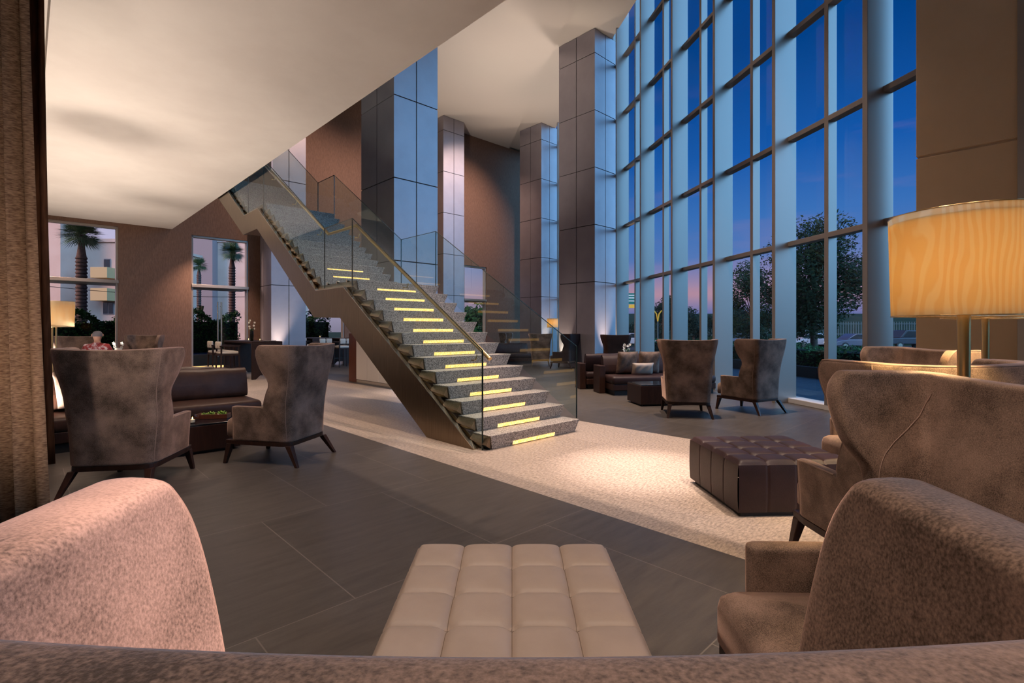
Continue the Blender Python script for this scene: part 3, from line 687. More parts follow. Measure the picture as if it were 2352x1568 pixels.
def sofa(label, loc, rz, Ln, mt, arm=(False, False), group='dark leather sofas', backs=1, deep=.82):
    r = root('low_sofa', label, 'sofa', (loc[0], loc[1], 0), rz, group); h = Ln / 2
    b = MB(); b.box(-h + .05, h - .05, -deep + .05, -.04, 0, .10); b.build('plinth', m_black, r)
    b = MB(); b.box(-h + .01, h - .01, -deep, -.015, .10, .22); b.build('base_frame', m_wood, r, bevel=.008)
    s = MB(); rbox(s, -h, h, -deep + .02, 0, .215, .375, .05, .012); s.build('seat', mt, r, smooth=60)
    k = backs
    for i in range(k):
        m = MB(); a0 = -h + .02 + (Ln - .04) * i / k; a1 = -h + .02 + (Ln - .04) * (i + 1) / k
        rows = []; nx = 24
        for q in range(17):
            a = 2 * math.pi * q / 16; rw = []
            for j in range(nx + 1):
                f = j / nx; e = 1 - .28 * abs(2 * f - 1) ** 8
                wob = .006 * math.sin(31 * f + 2 * math.sin(7 * f) + q * .4)
                cy_, cz_ = -deep + .16, .565
                y = .115 * math.copysign(abs(math.cos(a)) ** .7, math.cos(a)) * e; z = (.205 + wob) * math.copysign(abs(math.sin(a)) ** .6, math.sin(a)) * (1 - .06 * abs(2 * f - 1) ** 6)
                rw.append((a0 + (a1 - a0) * f, cy_ + y - z * .25 + wob * .5, cz_ + z))
            rows.append(rw)
        m.grid(rows)
        for j in (0, nx): m.f.append(tuple(i_ * (nx + 1) + j for i_ in range(16))); m.mi.append(0)
        m.build('back_cushion', mt, r, smooth=70)
    for i, s_ in enumerate((-1, 1)):
        if arm[i]:
            m = MB(); x0, x1 = (-h - .13, -h) if s_ < 0 else (h, h + .13); m.box(x0, x1, -deep + .02, -.42, .0, .56); m.build('arm_panel', m_wood, r, bevel=.01)
    return r
def rz_of(v): return math.atan2(v.y, v.x) - math.pi / 2
# left group: back to back along the tread direction
s3 = Vector((-3.28, 6.69, 0)); s3c = s3 - B * 1.05
sofa('brown leather sofa behind the low table on the left, facing the stair foot', s3c, rz_of(-A), 2.1, m_leather)
sofa('second brown leather sofa back to back with the left sofa, mostly hidden', s3c + A * 1.98 - B * .25, rz_of(A), 2.1, m_leather)
# right group near the facade: across the facade direction
rn = -FD
s1 = Vector((1.967, 9.92, 0)) + Vector((FN.x, FN.y, 0)) * 1.1
sofa('long dark sofa with three cushions near the facade', s1, rz_of(rn), 2.2, m_leather2, arm=(False, True))
sofa('second dark sofa back to back with the long cushioned sofa', s1 + FD * 1.98 - FN * .12, rz_of(FD), 2.3, m_leather2, arm=(True, False))
sofa('low dark sofa far behind the stair glass', Vector((.05, 19.0, 0)), rz_of(Vector((.4, -1, 0))), 1.7, m_leather2)
# consoles between the backs
def console(label, c, rz, w, d, h):
    r = root('console_table', label, 'table', (c.x, c.y, 0), rz, 'narrow consoles between the sofas'); m = MB(); m.box(-w / 2, w / 2, -d / 2, d / 2, h - .05, h); m.build('table_top', m_wood, r, bevel=.004)
    for s_ in (-1, 1): m = MB(); m.box(s_ * w / 2 - (.06 if s_ > 0 else 0), s_ * w / 2 + (0 if s_ > 0 else .06), -d / 2 + .02, d / 2 - .02, 0, h - .05); m.build('side_panel', m_wood, r)
    return r
con1 = s3c + A * .99 - B * .25; console('narrow walnut console between the two left sofas, carrying a flower vase', con1, rz_of(-A), 1.6, .24, .66)
con2 = s1 + FD * .99; console('narrow walnut console between the two sofas by the facade', con2, rz_of(-FD), 1.6, .24, .62)

# ---- cushions
def pillow(name, label, loc, w, h, t, rot, mt, group=None):
    m = MB(); n = 14
    for s_ in (1, -1):
        rows = []
        for j in range(n + 1):
            rw = []
            for i in range(n + 1):
                u, v = 2 * i / n - 1, 2 * j / n - 1; k = max(0, (1 - u ** 4) * (1 - v ** 4)) ** .5
                px_, pz_ = u * w / 2 * (1 - .06 * (1 - u * u) * 0 - .05 * (1 - v * v) * abs(u) ** 3), v * h / 2 * (1 - .05 * (1 - u * u) * abs(v) ** 3)
                rw.append((px_, s_ * t / 2 * k + .004 * math.sin(9 * u + 5 * v), pz_))
            rows.append(rw)
        m.grid(rows, 0, flip=(s_ > 0))
    o = m.build(name, mt, None, smooth=180); o.location = loc; o.rotation_euler = rot; tag(o, label, 'cushion', group); return o
rzS = rz_of(rn)
def on_s1(a, d, z): return s1 - FN * 0 + FN * a - rn * d + Vector((0, 0, z))
pillow('throw_cushion', 'square dark plush cushion leaning left on the long sofa by the facade', on_s1(-.64, .42, .625), .46, .46, .15, (-.22, .0, rzS + .1), m_velvet, 'square plush cushions on the long sofa')
pillow('throw_cushion', 'square dark plush cushion leaning to the right of its twin on the long sofa', on_s1(-.16, .42, .625), .46, .46, .15, (-.22, .0, rzS - .08), m_velvet, 'square plush cushions on the long sofa')
pillow('lumbar_cushion', 'small pale beige lumbar cushion in front of the two dark ones', on_s1(-.38, .24, .51), .46, .24, .13, (-.25, 0, rzS), m_white_leather)
pillow('throw_cushion', 'velvet cushion on the left sofa, peeping out behind the chair by the curtain', s3c - B * .78 + A * .36 + Vector((0, 0, .62)), .44, .44, .15, (-.25, 0, rz_of(-A) - .5), m_velvet)

# ---- low tables
def low_table(label, c, rz, w, d, h):
    r = root('coffee_table', label, 'table', (c.x, c.y, 0), rz); m = MB(); m.box(-w / 2, w / 2, -d / 2, d / 2, .03, h - .02); m.build('body', m_wood, r, bevel=.004)
    m = MB(); m.box(-w / 2 + .004, w / 2 - .004, -d / 2 + .004, d / 2 - .004, h - .02, h); m.build('glass_top', m_tint, r, bevel=.003)
    m = MB(); m.box(-w / 2 + .05, w / 2 - .05, -d / 2 + .05, d / 2 - .05, 0, .03); m.build('plinth', m_black, r); return r
t1 = Vector((-2.97, 5.56, 0)) - B * .6 + A * .278
low_table('low dark block table with a glossy top between the left wing chairs', t1, ANG_B, 1.2, .555, .31)
low_table('low dark block table between the long sofa and the facade wing chairs', Vector((2.74, 8.96, 0)), rz_of(FD), 1.25, .6, .36)

# ---- candle globes, dish, flowers
def candle(label, p, rad=.055):
    r = root('candle_globe', label, 'candle', (p.x, p.y, p.z), 0, 'glass candle globes'); m = MB()
    m.lathe([(.4 * rad, 0)] + [(rad * math.sin(a), rad * (1 - math.cos(a)) * .96) for a in (.6, 1.0, 1.57, 2.1, 2.5)] + [(rad * .55, rad * 1.8)], 20); m.build('glass_globe', m_globe, r, smooth=60)
    m = MB(); m.lathe([(.001, .012), (rad * .4, .012), (rad * .4, rad * .7), (.001, rad * .7)], 14); m.build('candle', m_white, r)
    m = MB(); m.lathe([(.001, 0), (.006, .006), (.005, .014), (.001, .026)], 8, (0, 0, rad * .72)); m.build('flame', m_flame, r); return r
candle('round glass candle globe glowing on the left low table', G(442, 972, .31), .06)
dz = root('planter_dish', 'rectangular wooden dish of green succulents on the left low table', 'planter', tuple(G(489, 960, .31)), .12)
m = MB(); m.box(-.16, .16, -.05, .05, 0, .012); 
for x0, x1, y0, y1 in ((-.17, .17, -.06, -.048), (-.17, .17, .048, .06), (-.17, -.158, -.05, .05), (.158, .17, -.05, .05)): m.box(x0, x1, y0, y1, 0, .05)
m.build('dish', m_wood2, dz, bevel=.003)
for px_, py_, s_ in ((-.02, 0, 1.0), (.09, .01, 1.15), (-.09, .0, .7)):
    m = MB()
    for k in range(16):
        a = k * 2.4; e = .25 + .7 * (k / 16); d = Vector((math.cos(a) * math.cos(e), math.sin(a) * math.cos(e), math.sin(e)))
        c = Vector((px_, py_, .035)); sd = d.cross(Vector((0, 0, 1))).normalized() * .012 * s_; L0 = .055 * s_
        m.add([c - sd * .5, c + d * L0 * .6 - sd, c + d * L0, c + d * L0 * .6 + sd, c + sd * .5, c + d * L0 * .5 + Vector((0, 0, .008))], [(0, 1, 5), (1, 2, 5), (2, 3, 5), (3, 4, 5)])
    m.build('succulent', m_succ, dz, smooth=60)
m = MB()
for k in range(26):
    x, y = random.uniform(-.14, .14), random.uniform(-.04, .04); rbox(m, x - .012, x + .012, y - .01, y + .01, .012, .03 + random.random() * .012, .005)
m.build('pebbles', m_white, dz)
def orchid(label, p, hgt, n, vase_h, vase_r, vmat, name='orchid_vase', leafy=True):
    r = root(name, label, 'flowers', tuple(p), 0, 'white orchids')
    m = MB(); m.lathe([(.001, .0), (vase_r * .8, 0), (vase_r, vase_h * .5), (vase_r * .9, vase_h), (vase_r * .8, vase_h), (vase_r * .85, vase_h * .5), (.001, .015)], 18); m.build('vase', vmat, r, smooth=50)
    m = MB(); stems = []
    for q in (-1, 1):
        pts = [(q * vase_r * .3 * k, .25 * vase_r * k * q, .02 + hgt * (k / 4)) for k in range(4)] + [(q * (vase_r * 1.1), .3 * vase_r * q, hgt * .92)]
        stems.append(pts); m.tube(pts, .004, 6)
    if leafy:
        for k in range(6):
            a = k * 1.05; pts = [Vector((0, 0, vase_h * .8)), Vector((math.cos(a) * .06, math.sin(a) * .06, vase_h + .05)), Vector((math.cos(a) * .13, math.sin(a) * .13, vase_h + .03))]
            sd = Vector((-math.sin(a), math.cos(a), 0)) * .02
            m.add([pts[0] - sd * .4, pts[0] + sd * .4, pts[1] - sd, pts[1] + sd, pts[2]], [(0, 1, 3, 2), (2, 3, 4)])
    m.build('stems', m_leaf2, r)
    for k in range(n):
        m = MB(); st2 = stems[k % 2]; base = Vector(st2[2]).lerp(Vector(st2[-1]), (k // 2) / max(1, n / 2 - .5)) + Vector((random.uniform(-.02, .02), random.uniform(-.02, .02), random.uniform(-.02, .02)))
        for q in range(5):
            a = q * 1.257 + k; d = Vector((math.cos(a), -.35, math.sin(a))).normalized(); sd = d.cross(Vector((0, 1, 0))).normalized() * .014
            m.add([base, base + d * .02 + sd, base + d * .036, base + d * .02 - sd], [(0, 1, 2, 3)])
        m.build('blossom', m_petal, r)
    return r
pv = P(389, 845, 1); y1 = (con1.y); orchid('white orchid in a tall clear glass vase on the left console', Vector((con1.x + .1, con1.y + .07, .66)), .36, 10, .30, .075, m_vase)
orchid('small white orchid in a dark pot by the brown wall', Vector(((272 - CX) / F_PX * 9.6, 9.6, .75)), .36, 6, .2, .06, m_cream, leafy=False)
o2 = con2 - FN * .42; orchid('white orchid in a green vase behind the long sofa', Vector((o2.x, o2.y, .62)), .42, 10, .2, .06, m_vase)
sd_ = root('side_table', 'small dark table carrying the little orchid by the brown wall', 'table', ((272 - CX) / F_PX * 9.6, 9.6, 0)); m = MB(); m.lathe([(.001, .72), (.19, .72), (.19, .75), (.001, .75)], 24); m.build('table_top', m_wood, sd_); m = MB(); m.lathe([(.16, 0), (.16, .015), (.025, .03), (.025, .72)], 18); m.build('pedestal', m_wood, sd_)

# ---- lamps
def floor_lamp(label, x, y, R, z0, z1, mt, poles=1, power=30, group='drum shade floor lamps', pr=.024, baseR=.15):
    r = root('floor_lamp', label, 'lamp', (x, y, 0), 0, group)
    m = MB(); m.lathe([(.001, 0), (baseR, 0), (baseR, .014), (.03, .022), (.001, .022)], 28); m.build('base', m_brass, r, smooth=40)
    m = MB()
    if poles == 1: m.tube([(0, 0, .01), (0, 0, .5), (0, 0, 1.0), (0, 0, z0 + .03), (0, 0, z0 + .12)], pr * .62, 14, r2=pr)
    else:
        for s_ in (-1, 1): m.tube([(s_ * .03, 0, .01), (s_ * .03, 0, z0 + .1)], .011, 10)
    m.build('pole', m_brass, r, smooth=40)
    m = MB(); m.lathe([(R * .96, z0), (R, z1)], 56); m.lathe([(R, z1), (R * .996, z1 + .001)], 56); sh = m.build('shade', mt, r, smooth=180)
    m = MB(); m.lathe([(R * .90, z0 + .012), (R * .978, z1 - .026), (R * .999, z1 - .026)], 48); m.build('inner_shade', m_shade2, sh, smooth=180)
    m = MB(); m.lathe([(.03, z1 - .03), (R * .97, z1 - .03)], 40); m.build('top_diffuser', m_shade2, sh)
    for z_, R_ in ((z0, R * .96), (z1, R)):
        m = MB(); m.tube([(R_ * math.cos(a), R_ * math.sin(a), z_) for a in [2 * math.pi * i / 56 for i in range(57)]], .0022, 6, cap=False); m.build('rim_wire', m_brass, sh)
    m = MB(); m.lathe([(.001, -.05), (.03, -.03), (.038, 0), (.03, .03), (.001, .05)], 14, (0, 0, (z0 + z1) / 2)); m.build('bulb', m_bulb, r, smooth=180)
    l = lamp('lamp_light', 'POINT', (x, y, (z0 + z1) / 2 + .02), power, (255, 216, 152), shadow_soft_size=.05); l.parent = r; l.location = (0, 0, (z0 + z1) / 2 + .02)
    return r
floor_lamp('large glowing drum shade floor lamp on a tapered brass pole at the right', 1.755, 1.975, .238, 1.352, 1.745, m_shade, 1, 250)
floor_lamp('second drum shade floor lamp behind the large one, mostly hidden by its shade', 3.10, 3.33, .238, 1.37, 1.765, m_shade, 1, 250)
floor_lamp('floor lamp with two slim poles at the left window', -6.75, 7.5, .235, 1.335, 1.71, m_shade2, 2, 24)
floor_lamp('small lit lamp far back beside the facade columns', 1.80, 22.6, .25, 1.38, 1.78, m_shade2, 1, 40)

# ---- bar tables and stools at the back left
def bar_table(label, c, w, l_, h, group='dark bar tables'):
    r = root('bar_table', label, 'table', (c.x, c.y, 0), ANG_B, group)
    m = MB(); m.box(0, w, 0, l_, h - .05, h); m.build('table_top', m_wood, r, bevel=.004)
    for y in (0.0, l_ - .06):
        m = MB(); m.ext([(0, y, 0), (.10, y, 0), (.20, y, .10), (w - .2, y, .10), (w - .1, y, 0), (w, y, 0), (w, y, h - .05), (0, y, h - .05)], (0, .06, 0)); m.build('end_panel', m_wood, r, bevel=.003)
    return r
bt = Vector((-6.70, 13.10, 0)); bar_table('dark walnut bar table with notched end panels, left of the stair', bt, .76, 2.6, .98)
def stool():
    r = root('bar_stool', 'x', 'stool', group='bar stools with cream pads')
    m = MB(); rbox(m, -.24, .24, -.22, .22, .66, .735, .03, .02); m.build('seat', m_cream, r, smooth=60)
    for x in (-.115, .115): m = MB(); rbox(m, x - .105, x + .105, -.245, -.19, .80, .985, .024); m.build('back_pad', m_cream, r, smooth=60)
    for sx in (-1, 1):
        for sy in (-1, 1): m = MB(); m.frus((sx * .235, sy * .22, 0), .014, .014, (sx * .22, sy * .2, .88 if 1 else .66), .018, .018); m.build('leg', m_wood, r)
    m = MB(); m.box(-.25, .25, -.23, .22, .62, .66); m.box(-.25, -.215, -.23, .23, .85, .885); m.box(.215, .25, -.23, .23, .85, .885); m.box(-.25, .25, -.24, -.205, .85, .885); m.box(-.23, .23, .195, .215, .28, .31); m.build('frame', m_wood, r, bevel=.003)
    learn(r); return r
s0 = stool(); rzst = rz_of(B)
def st_at(p, rz, label, fst=False):
    if fst: s0.location = p; s0.rotation_euler = (0, 0, rz); s0['label'] = label; return
    dup(s0, p, rz, label)
pst = bt + A * .55 - B * .42; st_at((pst.x, pst.y, 0), rzst, 'bar stool with cream pads nearest us at the dark bar table', True)
pst = bt + A * 1.35 - B * .42; st_at((pst.x, pst.y, 0), rzst, 'bar stool with cream pads farther along the dark bar table')
candle('candle globe near the far end of the dark bar table', Vector((bt.x, bt.y, .98)) + A * 1.3 + B * .30, .05)
candle('candle globe at the near end of the dark bar table', Vector((bt.x, bt.y, .98)) + A * .5 + B * .35, .05)
orchid('tall white orchid in a dark green bottle on the bar table', Vector((bt.x, bt.y, .98)) + A * .75 + B * .22, .62, 7, .28, .05, m_vase)
for k in range(2):
    q = bt + A * .25 + B * (.45 + .16 * k); m = MB(); m.lathe([(.001, 0), (.05, 0), (.085, .016), (.08, .018), (.001, .006)], 20); o = m.build('saucer', m_white, None, smooth=60); o.location = (q.x, q.y, .98); tag(o, ('left' if k == 0 else 'right') + ' white saucer of the pair on the near end of the bar table', 'plate', 'saucers on the bar table')
b2 = P(718, 775, 18.6); b2 = Vector((b2.x, b2.y, 0)); bar_table('far dark bar table under the stair, in front of the hedge window', b2, .8, 1.2, .98)
b3 = P(789, 775, 18.2); b3 = Vector((b3.x, b3.y, 0)); bar_table('rightmost dark bar table, cut off by the stair', b3, .7, 1.0, .98)
for px, rz, lb in ((711, rz_of(B), 'cream stool left of the far bar table'), (742, rz_of(A), 'cream stool at the near end of the far bar table, left of its twin'), (788, rz_of(A), 'cream stool at the near end of the far bar table, right of its twin')):
    q = P(px, 780, 17.6 if px > 720 else 18.9); st_at((q.x, q.y, 0), rz, lb)
candle('candle globe on the far bar table', Vector((b2.x, b2.y, .98)) + B * .4 + A * .3, .06)

# ---- veneered panel; white panelling added for the brightly lit foot of the column
pc = Vector((-3.72, 12.38, 0))
o = MB(); o.ob(pc, A * .55, B * .5, (0, 0, 1.20)); o = o.build('partition_panel', m_wood2, None, bevel=.004); tag(o, 'red brown veneered panel behind the stair, at the end of the white cabinet', 'panel')
r = root('white_panelling', 'white lacquered cabinet added over the lower face of the broad column, under the stair', 'panelling', (pc.x, pc.y, 0), ANG_A + math.pi)
m = MB(); m.box(.0, 1.6, -.0, .06, .09, 1.12); 
r.rotation_euler = (0, 0, math.atan2(-A.y, -A.x))
m = MB(); m.box(0, 1.62, -.06, .0, .09, 1.14); m.build('body', m_whitepanel, r)
for k in range(3): m = MB(); m.box(.004 + k * .54, .536 + k * .54, -.078, -.06, .095, 1.135); m.build('face_panel', m_whitepanel, r, bevel=.002)
m = MB(); m.box(0, 1.62, -.07, -.01, 0, .085); m.build('kick_plate', m_steel2, r)

# ================================================================== CURTAINS
def curtain(name, label, x0, x1, y, ztop, folds, amp, mt, flare, group=None):
    m = MB(); n = folds * 10; rows = []
    for k in range(25):
        z = .02 + (ztop - .02) * k / 24; f = 1 - k / 24; rw = []
        for i in range(n + 1):
            u = i / n; ph = u * folds * 2 * math.pi
            a = amp * (1 + .5 * f) * (.75 + .25 * math.sin(3 * u + 2))
            rw.append((x0 + (x1 - x0 + flare * f ** 1.6) * u + .35 * a * math.sin(2 * ph + .6), y + a * math.sin(ph + .5 * math.sin(4 * u) + .3 * f), z))
        rows.append(rw)
    m.grid(rows); o = m.build(name, mt, None, smooth=180, solid=.003); return tag(o, label, 'curtain', group)
curtain('curtain', 'woven brown sheer curtain filling the left edge of the picture', -3.75, -3.08, 3.22, 4.95, 6, .055, m_curtain, .16)
curtain('curtain', 'darker brown drape bunched behind the woven curtain, next to the left window', -5.22, -4.46, 4.85, 4.95, 7, .06, m_curtain2, .10)

# ================================================================== PERSON
def person():
    r = root('person', 'person in a red and white top sitting by the left window', 'person', (-8.56, 10.5, 0), .5)
    J = {'pel': (0, 0, .50, .13), 'bel': (0, -.02, .66, .125), 'che': (0, -.05, .84, .14), 'nek0': (0, -.04, .99, .075), 'nek': (0, -.01, 1.05, .05), 'hd0': (0, .0, 1.12, .075), 'hd': (0, .0, 1.19, .088), 'top': (0, -.01, 1.26, .06),
         'sl': (-.17, -.05, .94, .065), 'el': (-.24, .02, .72, .046), 'wl': (-.16, .22, .66, .033), 'hl': (-.12, .30, .66, .03),
         'sr': (.17, -.05, .94, .065), 'er': (.25, .03, .72, .046), 'wr': (.15, .22, .68, .033), 'hr': (.10, .30, .68, .03),
         'tl': (-.10, .02, .48, .095), 'kl': (-.13, .44, .50, .065), 'al': (-.13, .46, .10, .042), 'fl': (-.13, .60, .04, .035),
         'tr': (.10, .02, .48, .095), 'kr': (.13, .44, .50, .065), 'ar': (.13, .46, .10, .042), 'fr': (.13, .60, .04, .035)}
    E = [('pel', 'bel'), ('bel', 'che'), ('che', 'nek0'), ('nek0', 'nek'), ('nek', 'hd0'), ('hd0', 'hd'), ('hd', 'top'), ('che', 'sl'), ('sl', 'el'), ('el', 'wl'), ('wl', 'hl'), ('che', 'sr'), ('sr', 'er'), ('er', 'wr'), ('wr', 'hr'), ('pel', 'tl'), ('tl', 'kl'), ('kl', 'al'), ('al', 'fl'), ('pel', 'tr'), ('tr', 'kr'), ('kr', 'ar'), ('ar', 'fr')]
    K = list(J); me = bpy.data.meshes.new('body'); me.from_pydata([J[k][:3] for k in K], [(K.index(a), K.index(b)) for a, b in E], [])
    o = bpy.data.objects.new('body', me); COL.objects.link(o); o.parent = r
    sk = o.modifiers.new('skin', 'SKIN'); sv = me.skin_vertices[0].data
    for i, k in enumerate(K): sv[i].radius = (J[k][3], J[k][3]); sv[i].use_root = (k == 'pel')
    su = o.modifiers.new('sub', 'SUBSURF'); su.levels = 2; su.render_levels = 2
    dg = bpy.context.evaluated_depsgraph_get(); e = o.evaluated_get(dg); m2 = bpy.data.meshes.new_from_object(e); o.modifiers.clear(); o.data = m2; m2.name = 'body'
    for p in m2.polygons: p.use_smooth = True
    # skin, with shirt and trousers as separate covers lying just over the body
    m2.materials.clear(); m2.materials.append(m_skin)
    nv = [v.normal.copy() for v in m2.vertices]; cv = [v.co.copy() for v in m2.vertices]
    def cover(name, test, mt, k):
        idx = {}; m = MB()
        for p in m2.polygons:
            if all(test(cv[i]) for i in p.vertices):
                f = []
                for i in p.vertices:
                    if i not in idx: idx[i] = len(m.v); m.v.append(tuple(cv[i] + nv[i] * k))
                    f.append(idx[i])
                m.f.append(tuple(f)); m.mi.append(0)
        return m.build(name, mt, r, smooth=180)
    cover('shirt', lambda c: .55 < c.z < 1.03 and c.y < .19 and (c.z > .6 or c.y < .12), m_shirt, .012)
    cover('trousers', lambda c: (c.z < .60 and .1 < c.z and c.y < .55), m_trouser, .010)
    cover('hair', lambda c: c.z > 1.15 and (c.y < .03 or c.z > 1.235), m_hair, .012)
    for sx in (-1, 1):
        m = MB(); m.lathe([(.001, -.01), (.008, -.006), (.011, 0), (.008, .006), (.001, .01)], 10, (sx * .03, .078, 1.19)); m.build('eye', m_black, r, smooth=180)
        m = MB(); m.lathe([(.001, -.03), (.012, -.02), (.016, 0), (.012, .02), (.001, .03)], 8, (sx * .088, 0, 1.18)); m.build('ear', m_skin, r, smooth=180)
    m = MB(); m.frus((0, .098, 1.15), .014, .012, (0, .082, 1.19), .006, .006); m.build('nose', m_skin, r, bevel=.003)
    m = MB(); m.box(-.022, .022, .075, .09, 1.125, 1.133); m.build('mouth', m_shirt, r, bevel=.002)
    for sx in (-1, 1):
        for k in range(5):
            m = MB(); x = sx * (.11) + (k - 1.5) * .012 * (1 if k < 4 else 2.2) ; ln = (.062, .07, .066, .055, .045)[k]
            m.tube([(x, .32, .665), (x, .32 + ln * .55, .66), (x, .32 + ln * .9, .64)], .008, 6, r2=.006); m.build('finger', m_skin, r, smooth=180)
        m = MB(); rbox(m, sx * .13 - .045, sx * .13 + .045, .42, .68, 0, .075, .03); m.build('shoe', m_black, r, smooth=60)
person()
o = MB(); o.lathe([(.001, 0), (.24, 0), (.25, .05), (.25, .34), (.23, .38), (.001, .39)], 28); o = o.build('round_pouf', m_velvet, None, smooth=50); o.location = (-8.56, 10.5, 0); tag(o, 'round velvet pouf under the seated person by the left window', 'pouf')

# ================================================================== OUTSIDE
m_ground = M('evening_lawn', (18, 38, 30), .95, c2=(30, 52, 38), ns=.4, spec=.1)
m_road = M('asphalt', (38, 40, 48), .8, c2=(48, 50, 58), ns=2, spec=.2)
m_pave = M('blue_grey_paving', (44, 58, 72), .7, c2=(70, 86, 100), ns=7, stretch=(1, 3, 1), bump=.4, bs=30)
m_dark = M('dark_planter', (30, 32, 36), .7)
m_water = M('pool_water', (26, 44, 84), .08, spec=.8)
m_bld = M('pale_render', (206, 164, 148), .9, c2=(214, 174, 158), ns=.6)
m_bld2 = M('grey_render', (140, 122, 124), .9)
m_balc = M('ochre_balcony', (196, 160, 116), .9)
m_carw = M('white_car_paint', (150, 152, 160), .3, coat=.4); m_cars = M('silver_car_paint', (84, 86, 100), .3, .3, coat=.4); m_card = M('dark_car_paint', (34, 36, 48), .3, coat=.4)
m_tail = emitM('tail_light', (255, 60, 60), 2.2); m_head = emitM('head_light', (255, 240, 220), 2.5)
m_fence = M('pale_metal_fence', (60, 78, 84), .7)
g = MB(); g.add([(-260, -60, -.55), (260, -60, -.55), (260, 330, -.55), (-260, 330, -.55)], [(0, 1, 2, 3)]); struct(g.build('ground', m_ground))
g = MB(); g.ext([FP(-6, .32, -.6), FP(34, .32, -.6), FP(34, 3.85, -.6), FP(-6, 3.85, -.6)], (0, 0, .59)); struct(g.build('pavement', m_pave))
g = MB(); g.ext([BW(-26, .32, -.6), BW(8, .32, -.6), BW(8, 14, -.6), BW(-26, 14, -.6)], (0, 0, .57)); struct(g.build('terrace', m_road))
g = MB(); g.box(10, 120, 43.5, 54, -.6, -.5); struct(g.build('road', m_road))
g = MB(); g.ext([(10, 60, -.6), (10, 120, -.6), (10, 120, 5.0), (10, 90, 3.2), (10, 60, .5)], (160, 0, 0)); struct(g.build('embankment', m_ground))
g = MB(); g.ob(FP(2, 3.86, -.05), FD * 22, FN * .22, (0, 0, .33)); o = g.build('planter_wall', m_dark); tag(o, 'low dark planter wall along the blue paving outside the facade', 'wall')
def leaves(m, n, fn, s, mi=0, rnd=random):
    for _ in range(n):
        c = Vector(fn()); a = Vector((rnd.gauss(0, 1), rnd.gauss(0, 1), rnd.gauss(0, .8))).normalized(); b = a.orthogonal().normalized(); q = rnd.uniform(.6, 1.3) * s
        m.add([c - a * q, c - b * q * .5, c + a * q, c + b * q * .5], [(0, 1, 2, 3)], mi)
def hedge(label, o, ax, ln, dp, h, n, s, mt=m_leaf2, z0=0.0):
    m = MB(); ax = Vector(ax); dv = Vector((-ax.y, ax.x, 0)); o = Vector(o)
    def f():
        u, v, w = random.random(), random.random(), random.random()
        k = random.random()
        if k < .45: v = 0 if random.random() < .8 else 1
        elif k < .8: w = 1
        hh = h * (1 + .10 * math.sin(u * ln * 2.3) + .07 * math.sin(u * ln * 5.1 + 1) + random.gauss(0, .03))
        return o + ax * ln * u + dv * dp * v + Vector((random.gauss(0, .03), random.gauss(0, .03), z0 + hh * w))
    leaves(m, n, f, s); q = o + ax * .05 + dv * .08
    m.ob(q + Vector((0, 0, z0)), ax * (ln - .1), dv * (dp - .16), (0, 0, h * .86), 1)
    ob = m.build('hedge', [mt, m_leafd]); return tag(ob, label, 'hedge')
hedge('low clipped hedge in the planter outside the facade', FP(24, 4.4, 0), -FD, 22, 1.2, .56, 9000, .055, m_leaf2, .2)
def tree(label, p, h, cz, rx, rz_, n, s, mt, blobs=14, trunk=.16, name='tree', lean=0, group='trees beyond the facade', seed=1):
    rnd = random.Random(seed); r = root(name, label, 'tree', p, 0, group)
    m = MB(); br = [(0, 0, -.02), (lean * .3, .05, h * .3), (lean * .7, -.03, cz * .8), (lean, 0, cz + rz_ * .4)]; m.tube(br, trunk, 9, r2=trunk * .35)
    bl = []
    for k in range(blobs):
        a = rnd.uniform(0, 6.283); e = rnd.uniform(-.9, 1); rr_ = rnd.uniform(.45, .8)
        c = Vector((math.cos(a) * math.sqrt(1 - e * e) * rx * rr_ + lean, math.sin(a) * math.sqrt(1 - e * e) * rx * rr_, cz + e * rz_ * rr_)); bl.append((c, rnd.uniform(.28, .5) * rx))
        b0 = Vector(br[2]); m.tube([b0, b0.lerp(c, .5) + Vector((0, 0, .1)), c], trunk * .3, 5, r2=trunk * .08)
    m.build('trunk', m_bark, r, smooth=60)
    f = MB()
    def fn():
        c, q = bl[rnd.randrange(len(bl))]
        d = Vector((rnd.gauss(0, 1), rnd.gauss(0, 1), rnd.gauss(0, 1))).normalized(); return c + d * q * rnd.random() ** .4
    leaves(f, n, fn, s, 0, rnd); f.build('crown', mt, r); return r
def ground_at(px, Y, z=-.55): return Vector(((px - CX) * Y / F_PX, Y, z))
tree('tallest dark tree right outside the facade, its crown before the evening sky', ground_at(1870, 30), 8.2, 4.7, 3.3, 3.8, 22000, .11, m_leaf, 32, .22, seed=3)
tree('loose tree with thin upper branches left of the tallest tree', ground_at(1738, 38), 8, 3.4, 2.2, 4.4, 8500, .11, m_leaf, 22, .16, lean=-.5, seed=5)
tree('round dark tree left of the loose branched tree', ground_at(1700, 55.3), 5.2, 2.7, 2.7, 2.0, 10000, .12, m_leafd, 16, seed=8)
tree('dense tree seen between the second and third fins', ground_at(1594, 52), 5, 2.6, 2.1, 2.0, 6000, .12, m_leafd, 14, seed=9)
tree('bushy tree at the edge of the third fin', ground_at(1644, 64), 4.4, 2.1, 1.9, 1.5, 5000, .12, m_leaf, 12, seed=10)
tree('dark tree behind the yellow forked post', ground_at(1522, 40), 6, 2.8, 2.0, 2.2, 6000, .11, m_leafd, 14, seed=12)
tree('dark tree filling the narrow bay beside the first column', ground_at(1450, 60), 4, 1.3, 2.2, 1.5, 1800, .2, m_leafd, 12, seed=13)
tree('green tree seen through the small far window under the stair glass', ground_at(1096, 36), 5, 1.9, 2.0, 1.5, 2400, .16, m_leaf2, 12, seed=15, group='trees behind the back wall')
